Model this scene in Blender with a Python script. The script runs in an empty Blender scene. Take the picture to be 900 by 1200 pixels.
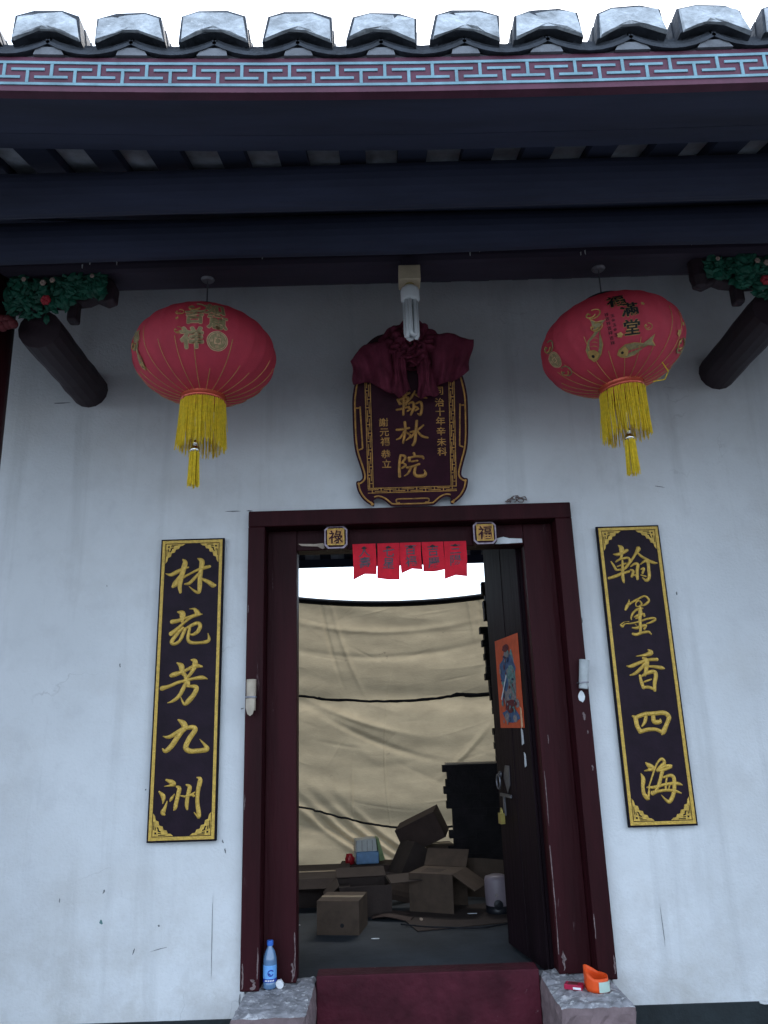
import bpy, math, random
from mathutils import Matrix, Vector
from mathutils.geometry import tessellate_polygon
random.seed(7)
R = math.radians
scene = bpy.context.scene
col = scene.collection

# ------------------------------------------------------------------ camera
PITCH, YAW, ROLL = 0.277, -0.0061, -0.0313
cam_d = bpy.data.cameras.new('camera'); cam = bpy.data.objects.new('camera', cam_d); col.objects.link(cam)
cam_d.sensor_fit = 'VERTICAL'; cam_d.sensor_height = 36.0; cam_d.lens = 36.0 * 902 / 1200
cam_d.clip_start = 0.05; cam_d.clip_end = 2000
_f = Vector((-math.sin(YAW), math.cos(YAW), 0)); _r = Vector((math.cos(YAW), math.sin(YAW), 0)); _u = Vector((0, 0, 1))
_F = _f * math.cos(PITCH) + _u * math.sin(PITCH); _U = _u * math.cos(PITCH) - _f * math.sin(PITCH)
_R2 = _r * math.cos(ROLL) + _U * math.sin(ROLL); _U2 = _U * math.cos(ROLL) - _r * math.sin(ROLL)
cam.matrix_world = Matrix(((_R2.x, _U2.x, -_F.x, -0.187), (_R2.y, _U2.y, -_F.y, -4.63), (_R2.z, _U2.z, -_F.z, 1.6), (0, 0, 0, 1)))
scene.camera = cam

# ------------------------------------------------------------------ sky, sun, exposure (overcast day)
SUN_EL, SUN_AZ = R(58), R(20)          # azimuth measured from +Y towards +X: the sun stands behind the gatehouse
w = bpy.data.worlds.new('World'); scene.world = w; w.use_nodes = True
nt = w.node_tree; nt.nodes.clear()
sky = nt.nodes.new('ShaderNodeTexSky'); sky.sky_type = 'NISHITA'; sky.sun_disc = False
sky.sun_elevation = SUN_EL; sky.sun_rotation = SUN_AZ; sky.air_density = 1.0; sky.dust_density = 2.5; sky.ozone_density = 1.0
mx = nt.nodes.new('ShaderNodeMix'); mx.data_type = 'RGBA'; mx.inputs[0].default_value = 0.6
mx.inputs[7].default_value = (8.6, 10.2, 12.2, 1)            # even cloud layer
bg = nt.nodes.new('ShaderNodeBackground'); bg.inputs[1].default_value = 0.1
wo = nt.nodes.new('ShaderNodeOutputWorld')
nt.links.new(sky.outputs[0], mx.inputs[6]); nt.links.new(mx.outputs[2], bg.inputs[0]); nt.links.new(bg.outputs[0], wo.inputs[0])
sd = bpy.data.lights.new('sun', 'SUN'); sd.energy = 1.0; sd.angle = R(25); sd.color = (1, 0.96, 0.9)
sun = bpy.data.objects.new('sun', sd); col.objects.link(sun)
_d = Vector((math.sin(SUN_AZ) * math.cos(SUN_EL), math.cos(SUN_AZ) * math.cos(SUN_EL), math.sin(SUN_EL)))
sun.rotation_euler = _d.to_track_quat('Z', 'Y').to_euler(); sun.location = _d * 30
vs = scene.view_settings; vs.view_transform = 'Standard'; vs.look = 'None'; vs.gamma = 1.0; vs.use_curve_mapping = False
vs.exposure = 1.68
scene.cycles.use_denoising = True
scene.cycles.max_bounces = 8; scene.cycles.diffuse_bounces = 5

# ------------------------------------------------------------------ materials
def N(t, k, x=0, y=0, **kw):
    n = t.nodes.new(k)
    for a, b in kw.items(): setattr(n, a, b)
    return n
def mat(name, base, rough=0.6, var=0.18, scale=6.0, bump=0.15, bscale=60.0, metal=0.0, spec=0.4, stretch=(1, 1, 1),
        wear=None, wear_amt=0.62, wear_scale=9.0, trans=0.0, coat=0.0, alpha=None):
    m = bpy.data.materials.new(name); m.use_nodes = True; t = m.node_tree
    p = t.nodes['Principled BSDF']; L = t.links.new
    geo = N(t, 'ShaderNodeNewGeometry'); mp = N(t, 'ShaderNodeMapping'); mp.inputs['Scale'].default_value = stretch
    L(geo.outputs['Position'], mp.inputs['Vector'])
    n1 = N(t, 'ShaderNodeTexNoise'); n1.inputs['Scale'].default_value = scale; n1.inputs['Detail'].default_value = 6; n1.inputs['Roughness'].default_value = 0.62
    L(mp.outputs[0], n1.inputs['Vector'])
    cr = N(t, 'ShaderNodeValToRGB'); cr.color_ramp.elements[0].position = 0.3; cr.color_ramp.elements[1].position = 0.7
    cr.color_ramp.elements[0].color = tuple(max(0, c * (1 - var)) for c in base) + (1,)
    cr.color_ramp.elements[1].color = tuple(min(1, c * (1 + var)) for c in base) + (1,)
    L(n1.outputs['Fac'], cr.inputs[0]); out = cr.outputs[0]
    if wear:
        n2 = N(t, 'ShaderNodeTexNoise'); n2.inputs['Scale'].default_value = wear_scale; n2.inputs['Detail'].default_value = 9; n2.inputs['Roughness'].default_value = 0.7
        L(mp.outputs[0], n2.inputs['Vector'])
        c2 = N(t, 'ShaderNodeValToRGB'); c2.color_ramp.elements[0].position = wear_amt; c2.color_ramp.elements[1].position = wear_amt + 0.06
        L(n2.outputs['Fac'], c2.inputs[0])
        mm = N(t, 'ShaderNodeMix', data_type='RGBA'); mm.inputs[7].default_value = tuple(wear) + (1,)
        L(c2.outputs[0], mm.inputs[0]); L(out, mm.inputs[6]); out = mm.outputs[2]
    L(out, p.inputs['Base Color'])
    p.inputs['Roughness'].default_value = rough; p.inputs['Metallic'].default_value = metal
    p.inputs['Specular IOR Level'].default_value = spec; p.inputs['Coat Weight'].default_value = coat
    if bump:
        n3 = N(t, 'ShaderNodeTexNoise'); n3.inputs['Scale'].default_value = bscale; n3.inputs['Detail'].default_value = 5
        L(mp.outputs[0], n3.inputs['Vector'])
        b = N(t, 'ShaderNodeBump'); b.inputs['Strength'].default_value = bump; b.inputs['Distance'].default_value = 0.01
        L(n3.outputs['Fac'], b.inputs['Height']); L(b.outputs[0], p.inputs['Normal'])
    if trans:
        tr = N(t, 'ShaderNodeBsdfTranslucent'); L(out, tr.inputs[0]); ms = N(t, 'ShaderNodeMixShader'); ms.inputs[0].default_value = trans
        L(p.outputs[0], ms.inputs[1]); L(tr.outputs[0], ms.inputs[2]); L(ms.outputs[0], t.nodes['Material Output'].inputs[0])
    return m

def plaster_mat():
    m = bpy.data.materials.new('limewashed_plaster'); m.use_nodes = True; t = m.node_tree; L = t.links.new
    p = t.nodes['Principled BSDF']; geo = N(t, 'ShaderNodeNewGeometry')
    def noise(sc, det, st=(1, 1, 1), off=(0, 0, 0), rough=0.6):
        mp = N(t, 'ShaderNodeMapping'); mp.inputs['Scale'].default_value = st; mp.inputs['Location'].default_value = off
        L(geo.outputs['Position'], mp.inputs[0])
        n = N(t, 'ShaderNodeTexNoise'); n.inputs['Scale'].default_value = sc; n.inputs['Detail'].default_value = det; n.inputs['Roughness'].default_value = rough
        L(mp.outputs[0], n.inputs['Vector']); return n.outputs['Fac']
    def ramp(fac, a, b, va=0.0, vb=1.0):
        r = N(t, 'ShaderNodeMapRange'); r.inputs[1].default_value = a; r.inputs[2].default_value = b; r.inputs[3].default_value = va; r.inputs[4].default_value = vb
        L(fac, r.inputs[0]); return r.outputs[0]
    def mix(fac, c, c2):
        mm = N(t, 'ShaderNodeMix', data_type='RGBA'); L(fac, mm.inputs[0]); mm.inputs[7].default_value = c2 + (1,)
        if isinstance(c, tuple): mm.inputs[6].default_value = c + (1,)
        else: L(c, mm.inputs[6])
        return mm.outputs[2]
    c = mix(ramp(noise(1.1, 6), 0.35, 0.7), (0.66, 0.68, 0.70), (0.58, 0.60, 0.62))
    c = mix(ramp(noise(0.9, 9, off=(3, 1, 5), rough=.68), 0.48, 0.72, 0, 0.7), c, (0.51, 0.505, 0.495))
    c = mix(ramp(noise(4.5, 8, off=(2, 8, 3), rough=.7), 0.5, 0.75, 0, 0.5), c, (0.50, 0.51, 0.53))          # damp grey patches
    c = mix(ramp(noise(5, 7, st=(1, 1, 0.07), off=(1, 0, 0)), 0.53, 0.75, 0, 0.6), c, (0.42, 0.43, 0.44))  # run-off streaks
    c = mix(ramp(noise(11, 9, rough=0.75, off=(7, 2, 1)), 0.645, 0.72, 0, 0.55), c, (0.38, 0.39, 0.39))   # scuffs
    c = mix(ramp(noise(26, 4, off=(0, 5, 2)), 0.77, 0.79, 0, 0.6), c, (0.12, 0.15, 0.15))             # specks
    sep = N(t, 'ShaderNodeSeparateXYZ'); L(geo.outputs['Position'], sep.inputs[0])                       # mud splashed up from the ground
    spl = N(t, 'ShaderNodeMath', operation='MULTIPLY'); L(ramp(sep.outputs[2], 0.95, 0.2), spl.inputs[0]); L(ramp(noise(3.2, 9, off=(4, 4, 0), rough=.7), 0.42, 0.68, 0, 0.75), spl.inputs[1])
    c = mix(spl.outputs[0], c, (0.42, 0.41, 0.39))
    wv = N(t, 'ShaderNodeTexVoronoi', feature='DISTANCE_TO_EDGE'); wv.inputs['Scale'].default_value = 0.75                 # hairline cracks
    nd = N(t, 'ShaderNodeTexNoise'); nd.inputs['Scale'].default_value = 2.5; nd.inputs['Detail'].default_value = 8; L(geo.outputs['Position'], nd.inputs['Vector'])
    va = N(t, 'ShaderNodeMix', data_type='RGBA', blend_type='LINEAR_LIGHT'); va.inputs[0].default_value = .35; L(geo.outputs['Position'], va.inputs[6]); L(nd.outputs['Color'], va.inputs[7]); L(va.outputs[2], wv.inputs['Vector'])
    hc = N(t, 'ShaderNodeMath', operation='MULTIPLY'); L(ramp(wv.outputs['Distance'], 0.0035, 0.0008), hc.inputs[0]); L(ramp(noise(1.7, 3, off=(9, 0, 2)), 0.54, 0.64, 0, 0.3), hc.inputs[1])
    c = mix(hc.outputs[0], c, (0.30, 0.30, 0.31))
    L(c, p.inputs['Base Color']); p.inputs['Roughness'].default_value = 0.85; p.inputs['Specular IOR Level'].default_value = 0.2
    b = N(t, 'ShaderNodeBump'); b.inputs['Strength'].default_value = 0.22; b.inputs['Distance'].default_value = 0.016
    mm = N(t, 'ShaderNodeMath', operation='ADD'); L(noise(3.2, 9, st=(1, 1, 1.6), rough=.6), mm.inputs[0]); L(noise(60, 3), mm.inputs[1]); L(mm.outputs[0], b.inputs['Height'])
    L(b.outputs[0], p.inputs['Normal']); return m

M = {}
M['plaster'] = plaster_mat()
M['plinth'] = mat('dark_green_plinth_paint', (0.012, 0.018, 0.021), 0.75, 0.4, 8, 0.4, 40, wear=(0.25, 0.27, 0.28), wear_amt=0.64)
M['maroon'] = mat('maroon_door_paint', (0.028, 0.0042, 0.0066), 0.55, 0.45, 5, 0.5, 34, stretch=(1, 1, 0.12), wear=(0.13, 0.085, 0.09), wear_amt=0.655, wear_scale=19, spec=0.12)
M['maroon_step'] = mat('maroon_step_paint', (0.060, 0.010, 0.018), 0.65, 0.5, 3.5, 0.5, 30, wear=(0.26, 0.19, 0.2), wear_amt=0.665, wear_scale=9, spec=0.15)
M['dark_leaf'] = mat('dark_door_wood', (0.011, 0.005, 0.008), 0.6, 0.4, 6, 0.3, 25, stretch=(1, 1, 0.12), spec=0.12)
M['eave_wood'] = mat('haze_blue_eave_timber', (0.028, 0.034, 0.066), 0.85, 0.35, 4, 0.3, 20, stretch=(0.2, 1, 1))  # blue lens haze under the eave is mixed into the timber colour
M['beam_wood'] = mat('dark_plum_beam_timber', (0.034, 0.025, 0.044), 0.75, 0.35, 4, 0.35, 22, stretch=(0.15, 1, 1), wear=(0.3, 0.3, 0.32), wear_amt=0.74, wear_scale=24)
M['log_wood'] = mat('dark_bracket_log', (0.026, 0.014, 0.020), 0.65, 0.35, 5, 0.4, 22, stretch=(1, 0.2, 1))
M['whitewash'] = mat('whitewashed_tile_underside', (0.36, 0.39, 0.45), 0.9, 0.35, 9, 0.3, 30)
M['fascia'] = mat('maroon_fascia_paint', (0.088, 0.022, 0.046), 0.65, 0.3, 6, 0.2, 40)
M['fret'] = mat('pale_blue_fret_paint', (0.17, 0.31, 0.37), 0.65, 0.25, 12, 0.2, 50)
M['tile_dark'] = mat('dark_grey_roof_tile', (0.035, 0.042, 0.055), 0.75, 0.4, 12, 0.6, 50)
M['mortar'] = mat('grey_tile_mortar', (0.42, 0.45, 0.48), 0.9, 0.4, 13, 0.8, 45, wear=(0.6, 0.62, 0.64), wear_amt=0.6, wear_scale=20)
M['mortar_shaded'] = mat('shaded_under_tile_mortar', (0.16, 0.17, 0.19), 0.9, 0.3, 10, 0.6, 40)  # mortar again, with the shade under the tiles put into its colour
M['board'] = mat('aubergine_lacquer_board', (0.014, 0.007, 0.014), 0.5, 0.3, 10, 0.12, 60, spec=0.12)
M['board_edge'] = mat('near_black_board_edge', (0.006, 0.006, 0.009), 0.6, 0.2, 10, 0.1, spec=0.1)
M['gold'] = mat('gold_leaf_paint', (0.50, 0.32, 0.055), 0.42, 0.28, 45, 0.5, 110, metal=0.25, spec=0.5)
M['gold_old'] = mat('aged_gold_paint', (0.40, 0.20, 0.045), 0.42, 0.45, 35, 0.4, 90, metal=0.3, spec=0.5)
M['plaque'] = mat('plum_lacquer_plaque', (0.032, 0.006, 0.014), 0.5, 0.3, 8, 0.12, 60, spec=0.12)
M['cloth'] = mat('faded_crimson_cloth', (0.14, 0.026, 0.048), 0.9, 0.4, 9, 0.5, 130, spec=0.15)
M['lantern'] = mat('red_lantern_fabric', (0.72, 0.078, 0.125), 0.7, 0.12, 5, 0.25, 160, trans=0.36)
M['lantern_gold'] = mat('gold_lantern_foil', (0.58, 0.36, 0.12), 0.4, 0.3, 30, 0.2, 80, metal=0.4)
M['lantern_olive'] = mat('olive_gold_lantern_print', (0.30, 0.24, 0.12), 0.5, 0.3, 60, 0.2, 80, metal=0.2)
M['lantern_pink'] = mat('pale_gold_print_outline', (0.70, 0.42, 0.25), 0.5, 0.2, 60, 0)
M['ink'] = mat('black_ink', (0.008, 0.008, 0.010), 0.6, 0.2, 20, 0)
M['ink_grey'] = mat('grey_faded_ink', (0.075, 0.065, 0.085), 0.7, 0.35, 60, 0)
M['collar'] = mat('shiny_red_gold_collar', (0.55, 0.10, 0.06), 0.22, 0.15, 30, 0, metal=0.5)
M['fringe'] = mat('yellow_fringe_thread', (0.84, 0.64, 0.035), 0.7, 0.2, 60, 0, trans=0.3)
M['chrome'] = mat('chrome_bead', (0.75, 0.75, 0.75), 0.15, 0.05, 5, 0, metal=1.0)
M['leaf_green'] = mat('green_painted_carving', (0.010, 0.100, 0.062), 0.55, 0.5, 18, 0.3, 60)
M['flower_red'] = mat('red_painted_flower', (0.42, 0.03, 0.045), 0.6, 0.3, 20, 0.2)
M['flower_pale'] = mat('pale_painted_bud', (0.45, 0.33, 0.28), 0.6, 0.3, 20, 0.2)
M['cream'] = mat('cream_lamp_holder', (0.52, 0.43, 0.30), 0.6, 0.15, 12, 0.1)
M['bulb'] = mat('white_bulb_glass', (0.74, 0.78, 0.80), 0.15, 0.04, 6, 0, coat=0.5)
M['bulb_base'] = mat('white_bulb_plastic', (0.66, 0.69, 0.70), 0.4, 0.06, 6, 0)
M['paper_red'] = mat('red_paper', (0.74, 0.012, 0.035), 0.75, 0.15, 14, 0.2, 60, trans=0.22)
M['paper_orange'] = mat('orange_print_paper', (0.62, 0.10, 0.035), 0.75, 0.15, 14, 0.2, 60)
M['paper_white'] = mat('white_paper', (0.62, 0.64, 0.66), 0.8, 0.15, 14, 0.2, 60)
M['paper_tan'] = mat('tan_torn_paper', (0.40, 0.32, 0.26), 0.8, 0.25, 20, 0.2, 60)
M['p_blue'] = mat('blue_print', (0.06, 0.11, 0.22), 0.7, 0.5, 50, 0)
M['p_navy'] = mat('navy_print', (0.02, 0.03, 0.08), 0.7, 0.4, 60, 0)
M['scuff'] = mat('scuffed_bare_wood', (0.15, 0.11, 0.11), 0.9, 0.5, 60, 0.3, 80)
M['p_grey'] = mat('grey_print', (0.24, 0.21, 0.21), 0.7, 0.4, 60, 0)
M['p_teal'] = mat('teal_print', (0.13, 0.24, 0.23), 0.7, 0.5, 60, 0)
M['p_dark'] = mat('dark_red_print', (0.13, 0.02, 0.025), 0.7, 0.4, 60, 0)
M['stone'] = mat('rough_grey_stone', (0.25, 0.25, 0.27), 0.9, 0.4, 14, 1.0, 38, wear=(0.50, 0.50, 0.52), wear_amt=0.54, wear_scale=22)
M['stone_face'] = mat('brown_grey_stone_face', (0.16, 0.115, 0.12), 0.85, 0.35, 8, 0.6, 40, wear=(0.36, 0.34, 0.35), wear_amt=0.66, wear_scale=14)
M['ground'] = mat('courtyard_concrete', (0.075, 0.075, 0.075), 0.9, 0.2, 0.8, 0.4, 20)
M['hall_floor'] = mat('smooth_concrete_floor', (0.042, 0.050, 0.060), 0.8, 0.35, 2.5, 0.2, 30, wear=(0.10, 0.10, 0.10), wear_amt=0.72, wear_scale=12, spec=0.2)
M['tarp'] = mat('beige_tarpaulin', (0.385, 0.318, 0.212), 0.9, 0.16, 3.0, 0.45, 34, trans=0.34, stretch=(1, 1, 2.2), wear=(0.15, 0.125, 0.09), wear_amt=0.66, wear_scale=4.5, spec=0.1)
M['rope'] = mat('black_rope', (0.010, 0.011, 0.016), 0.8, 0.2, 30, 0.3)
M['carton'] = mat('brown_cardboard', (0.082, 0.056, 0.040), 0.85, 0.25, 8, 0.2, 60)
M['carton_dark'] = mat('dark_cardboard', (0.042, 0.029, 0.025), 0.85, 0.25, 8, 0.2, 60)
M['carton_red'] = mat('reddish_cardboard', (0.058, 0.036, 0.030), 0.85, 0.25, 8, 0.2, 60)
M['tape'] = mat('clear_packing_tape', (0.34, 0.27, 0.20), 0.25, 0.1, 20, 0.1)
M['blue_pack'] = mat('blue_plastic_wrap', (0.20, 0.36, 0.60), 0.35, 0.15, 20, 0.1)
M['white_pack'] = mat('white_plastic_wrap', (0.62, 0.64, 0.62), 0.35, 0.1, 20, 0.1)
M['green_pack'] = mat('green_plastic_wrap', (0.20, 0.30, 0.12), 0.4, 0.2, 20, 0.1)
M['red_plastic'] = mat('red_plastic', (0.50, 0.02, 0.03), 0.4, 0.1, 10, 0)
M['kettle'] = mat('dusty_pink_white_plastic', (0.24, 0.20, 0.23), 0.4, 0.08, 8, 0)
M['black_plastic'] = mat('black_plastic', (0.012, 0.013, 0.018), 0.4, 0.2, 10, 0)
M['brick'] = mat('shadow_dark_brick', (0.016, 0.014, 0.016), 0.95, 0.45, 9, 0.8, 40)  # shadow-side darkness put into the brick colour; also dims the hall
M['iron'] = mat('worn_iron', (0.16, 0.16, 0.18), 0.45, 0.3, 20, 0.2, metal=0.7)
M['brass'] = mat('brass_padlock', (0.42, 0.34, 0.10), 0.35, 0.2, 20, 0, metal=0.6)
M['rust'] = mat('rusty_wire', (0.20, 0.15, 0.14), 0.8, 0.4, 30, 0.2, metal=0.3)
M['bamboo'] = mat('yellowed_plastic_tube', (0.40, 0.34, 0.27), 0.6, 0.2, 14, 0.1)
M['grey_tube'] = mat('grey_plastic_tube', (0.42, 0.45, 0.46), 0.5, 0.15, 14, 0.1)
M['bottle'] = mat('pale_bottle_plastic', (0.10, 0.19, 0.33), 0.12, 0.1, 20, 0, spec=0.6, coat=0.5)
M['bottle_cap'] = mat('blue_cap_plastic', (0.03, 0.13, 0.50), 0.4, 0.05, 10, 0)
M['bottle_label'] = mat('sky_blue_label', (0.14, 0.36, 0.72), 0.4, 0.08, 20, 0)
M['label_blue'] = mat('deep_blue_label_ink', (0.015, 0.04, 0.28), 0.5, 0.05, 10, 0)
M['label_white'] = mat('white_label_ink', (0.7, 0.72, 0.75), 0.5, 0.05, 10, 0)
M['pack_red'] = mat('crimson_packet_card', (0.36, 0.012, 0.05), 0.35, 0.1, 20, 0)
M['orange'] = mat('bright_orange_band', (0.85, 0.10, 0.015), 0.5, 0.06, 10, 0, trans=0.15)
M['sage'] = mat('pale_sage_label', (0.40, 0.52, 0.46), 0.6, 0.1, 12, 0)
M['stud_edge'] = mat('lilac_grey_stud_edge', (0.36, 0.30, 0.36), 0.7, 0.35, 40, 0.3)
M['chip'] = mat('exposed_grey_render', (0.20, 0.21, 0.22), 0.9, 0.3, 40, 0.3)
M['chip_green'] = mat('old_green_paint_spot', (0.10, 0.19, 0.19), 0.9, 0.3, 40, 0.3)
M['crack'] = mat('dark_crack', (0.13, 0.14, 0.15), 0.95, 0.2, 40, 0)

# ------------------------------------------------------------------ mesh helpers
WP = {}                                     # world position of every object (translations only)
def _parent(o, parent, pos):
    o.location = pos; WP[o.name] = Vector(pos)
    if parent is not None:
        o.parent = parent; o.matrix_parent_inverse = Matrix.Translation(-WP[parent.name])
def thing(name, label, cat, loc=(0, 0, 0), group=None):
    o = bpy.data.objects.new(name, None); o.empty_display_size = 0.1; col.objects.link(o); _parent(o, None, loc)
    return tag(o, label, cat, group)
def tag(o, label, cat=None, group=None):
    o['label'] = label
    if cat: o['category'] = cat
    if group: o['group'] = group
    return o
class MB:
    def __init__(s): s.v = []; s.f = []; s.m = []; s.k = 0
    def add(s, vs, fs):
        b = len(s.v); s.v += [tuple(x) for x in vs]; s.f += [tuple(b + i for i in q) for q in fs]; s.m += [s.k] * len(fs); return s
    def mat(s, k): s.k = k; return s
    def box(s, c, d, M3=None):
        hx, hy, hz = d[0] / 2, d[1] / 2, d[2] / 2; vs = []
        for x, y, z in ((-1,-1,-1),(1,-1,-1),(1,1,-1),(-1,1,-1),(-1,-1,1),(1,-1,1),(1,1,1),(-1,1,1)):
            p = Vector((x * hx, y * hy, z * hz))
            if M3 is not None: p = M3 @ p
            vs.append(p + Vector(c))
        return s.add(vs, [(0,3,2,1),(4,5,6,7),(0,1,5,4),(1,2,6,5),(2,3,7,6),(3,0,4,7)])
    def b6(s, x0, x1, y0, y1, z0, z1): return s.box(((x0+x1)/2, (y0+y1)/2, (z0+z1)/2), (abs(x1-x0), abs(y1-y0), abs(z1-z0)))
    def prism(s, poly, y0, y1, fn=None):     # polygon in x,z extruded along y
        n = len(poly)
        if sum(poly[i][0]*poly[(i+1)%n][1]-poly[(i+1)%n][0]*poly[i][1] for i in range(n)) < 0: poly = poly[::-1]
        tri = tessellate_polygon([[Vector((p[0], p[1], 0)) for p in poly]])
        vs = [(p[0], y0, p[1]) for p in poly] + [(p[0], y1, p[1]) for p in poly]
        if fn: vs = [fn(Vector(v)) for v in vs]
        fs = []
        for a, b, c in tri:
            ar = (poly[b][0]-poly[a][0])*(poly[c][1]-poly[a][1])-(poly[c][0]-poly[a][0])*(poly[b][1]-poly[a][1])
            if ar < 0: b, c = c, b
            fs += [(a, b, c), (a+n, c+n, b+n)]
        for i in range(n): j = (i+1) % n; fs.append((i, i+n, j+n, j))
        return s.add(vs, fs)
    def tube(s, pts, r, n=8, cap=True):
        pts = [Vector(p) for p in pts]; rs = r if isinstance(r, (list, tuple)) else [r]*len(pts); vs = []; fs = []
        up = Vector((0, 0, 1)); prev = None
        for i, p in enumerate(pts):
            d = (pts[min(i+1, len(pts)-1)] - pts[max(i-1, 0)]).normalized()
            a = d.cross(up if abs(d.z) < 0.95 else Vector((0, 1, 0))).normalized() if prev is None else (prev - d * prev.dot(d)).normalized()
            prev = a; b = d.cross(a)
            for k in range(n):
                t = 2*math.pi*k/n; vs.append(p + (a*math.cos(t) + b*math.sin(t))*rs[i])
        for i in range(len(pts)-1):
            for k in range(n):
                k2 = (k+1) % n; fs.append((i*n+k, i*n+k2, (i+1)*n+k2, (i+1)*n+k))
        if cap: fs.append(tuple(range(n))[::-1]); fs.append(tuple((len(pts)-1)*n+k for k in range(n)))
        return s.add(vs, fs)
    def lathe(s, prof, c=(0,0,0), n=24, mod=None):
        vs = []; fs = []
        for i, (r, z) in enumerate(prof):
            for k in range(n):
                t = 2*math.pi*k/n; rr = r*(mod(t, i) if mod else 1); vs.append((c[0]+rr*math.cos(t), c[1]+rr*math.sin(t), c[2]+z))
        for i in range(len(prof)-1):
            for k in range(n):
                k2 = (k+1) % n; fs.append((i*n+k, i*n+k2, (i+1)*n+k2, (i+1)*n+k))
        return s.add(vs, fs)
    def grid(s, nu, nv, fn):
        vs = [fn(u/(nu-1), v/(nv-1)) for v in range(nv) for u in range(nu)]
        return s.add(vs, [(v*nu+u, v*nu+u+1, (v+1)*nu+u+1, (v+1)*nu+u) for v in range(nv-1) for u in range(nu-1)])
    def xf(s, fn, start=0): s.v[start:] = [tuple(fn(Vector(p))) for p in s.v[start:]]; return s
    def build(s, name, mats, parent=None, smooth=False, bevel=0, solid=0, kind=None, label=None):
        lo = Vector([min(p[i] for p in s.v) for i in range(3)]); hi = Vector([max(p[i] for p in s.v) for i in range(3)])
        c = Vector(((lo.x+hi.x)/2, (lo.y+hi.y)/2, lo.z))
        me = bpy.data.meshes.new(name); me.from_pydata([tuple(Vector(p)-c) for p in s.v], [], s.f)
        for m in (mats if isinstance(mats, (list, tuple)) else [mats]): me.materials.append(M[m] if isinstance(m, str) else m)
        me.polygons.foreach_set('material_index', s.m)
        if smooth: me.polygons.foreach_set('use_smooth', [True]*len(me.polygons))
        me.update()
        o = bpy.data.objects.new(name, me); col.objects.link(o); _parent(o, parent, c)
        if bevel:
            b = o.modifiers.new('bevel', 'BEVEL'); b.width = bevel; b.segments = 2; b.limit_method = 'ANGLE'
        if solid:
            b = o.modifiers.new('thickness', 'SOLIDIFY'); b.thickness = solid; b.offset = 0
        if kind: o['kind'] = kind
        if label: o['label'] = label
        return o
def spline(pts, k=5):                       # Catmull-Rom through tuples
    out = []; n = len(pts)
    for i in range(n-1):
        p0, p1, p2, p3 = pts[max(i-1, 0)], pts[i], pts[i+1], pts[min(i+2, n-1)]
        for j in range(k):
            t = j/k
            out.append(tuple(0.5*((2*b)+(-a+c)*t+(2*a-5*b+4*c-d)*t*t+(-a+3*b-3*c+d)*t**3) for a, b, c, d in zip(p0, p1, p2, p3)))
    out.append(tuple(pts[-1])); return out
def ribbon(mb, pts, y, h=0.004, rnd=True):  # brush stroke: (x, z, half width) raised ridge on the plane y, proud towards -y
    q = spline(pts) if len(pts) > 2 else list(pts); vs = []; fs = []; n = len(q)
    for i, (x, z, wd) in enumerate(q):
        a = q[max(i-1, 0)]; b = q[min(i+1, n-1)]; d = Vector((b[0]-a[0], b[1]-a[1]))
        d = d.normalized() if d.length > 1e-9 else Vector((1, 0)); nx, nz = -d.y, d.x; wd = max(wd, 0.0006)
        vs += [(x+nx*wd, y, z+nz*wd), (x+nx*wd*0.75, y-h*0.7, z+nz*wd*0.75), (x, y-h, z), (x-nx*wd*0.75, y-h*0.7, z-nz*wd*0.75), (x-nx*wd, y, z-nz*wd)]
    for i in range(n-1):
        for k in range(4): fs.append((i*5+k, (i+1)*5+k, (i+1)*5+k+1, i*5+k+1))
    mb.add(vs, fs)
    if rnd:
        for (x, z, wd) in (q[0], q[-1]):
            if wd > 0.003:
                m = 8; mb.add([(x, y-h*0.9, z)] + [(x+wd*math.cos(2*math.pi*k/m), y-0.0005, z+wd*math.sin(2*math.pi*k/m)) for k in range(m)], [(0, 1+k, 1+(k+1) % m) for k in range(m)])
_txt = {}
def glyph(ch, bold=0.012):                              # flat outline of one character, centred, unit height, as triangles
    key = (ch, bold)
    if key not in _txt:
        c = bpy.data.curves.new('glyph', 'FONT'); c.body = ch; c.align_x = 'CENTER'; c.offset = bold
        o = bpy.data.objects.new('glyph', c); col.objects.link(o)
        m = bpy.data.meshes.new_from_object(o.evaluated_get(bpy.context.evaluated_depsgraph_get()))
        vs = [v.co.copy() for v in m.vertices]; cy = (min(v.y for v in vs)+max(v.y for v in vs))/2; cx = (min(v.x for v in vs)+max(v.x for v in vs))/2
        _txt[key] = ([(v.x-cx, v.y-cy) for v in vs], [tuple(p.vertices) for p in m.polygons])
        bpy.data.objects.remove(o); bpy.data.curves.remove(c); bpy.data.meshes.remove(m)
    return _txt[key]
def text(mb, ch, fn, s, bold=0.012):                    # fn maps glyph x,y (metres) to a point
    v, f = glyph(ch, bold); mb.add([fn(x*s, y*s) for x, y in v], f)
def text_ch(mb, ch, x, z, y, s, th=0.002):
    text(mb, ch, lambda a, b: (x+a, y-th, z+b), s)
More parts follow.
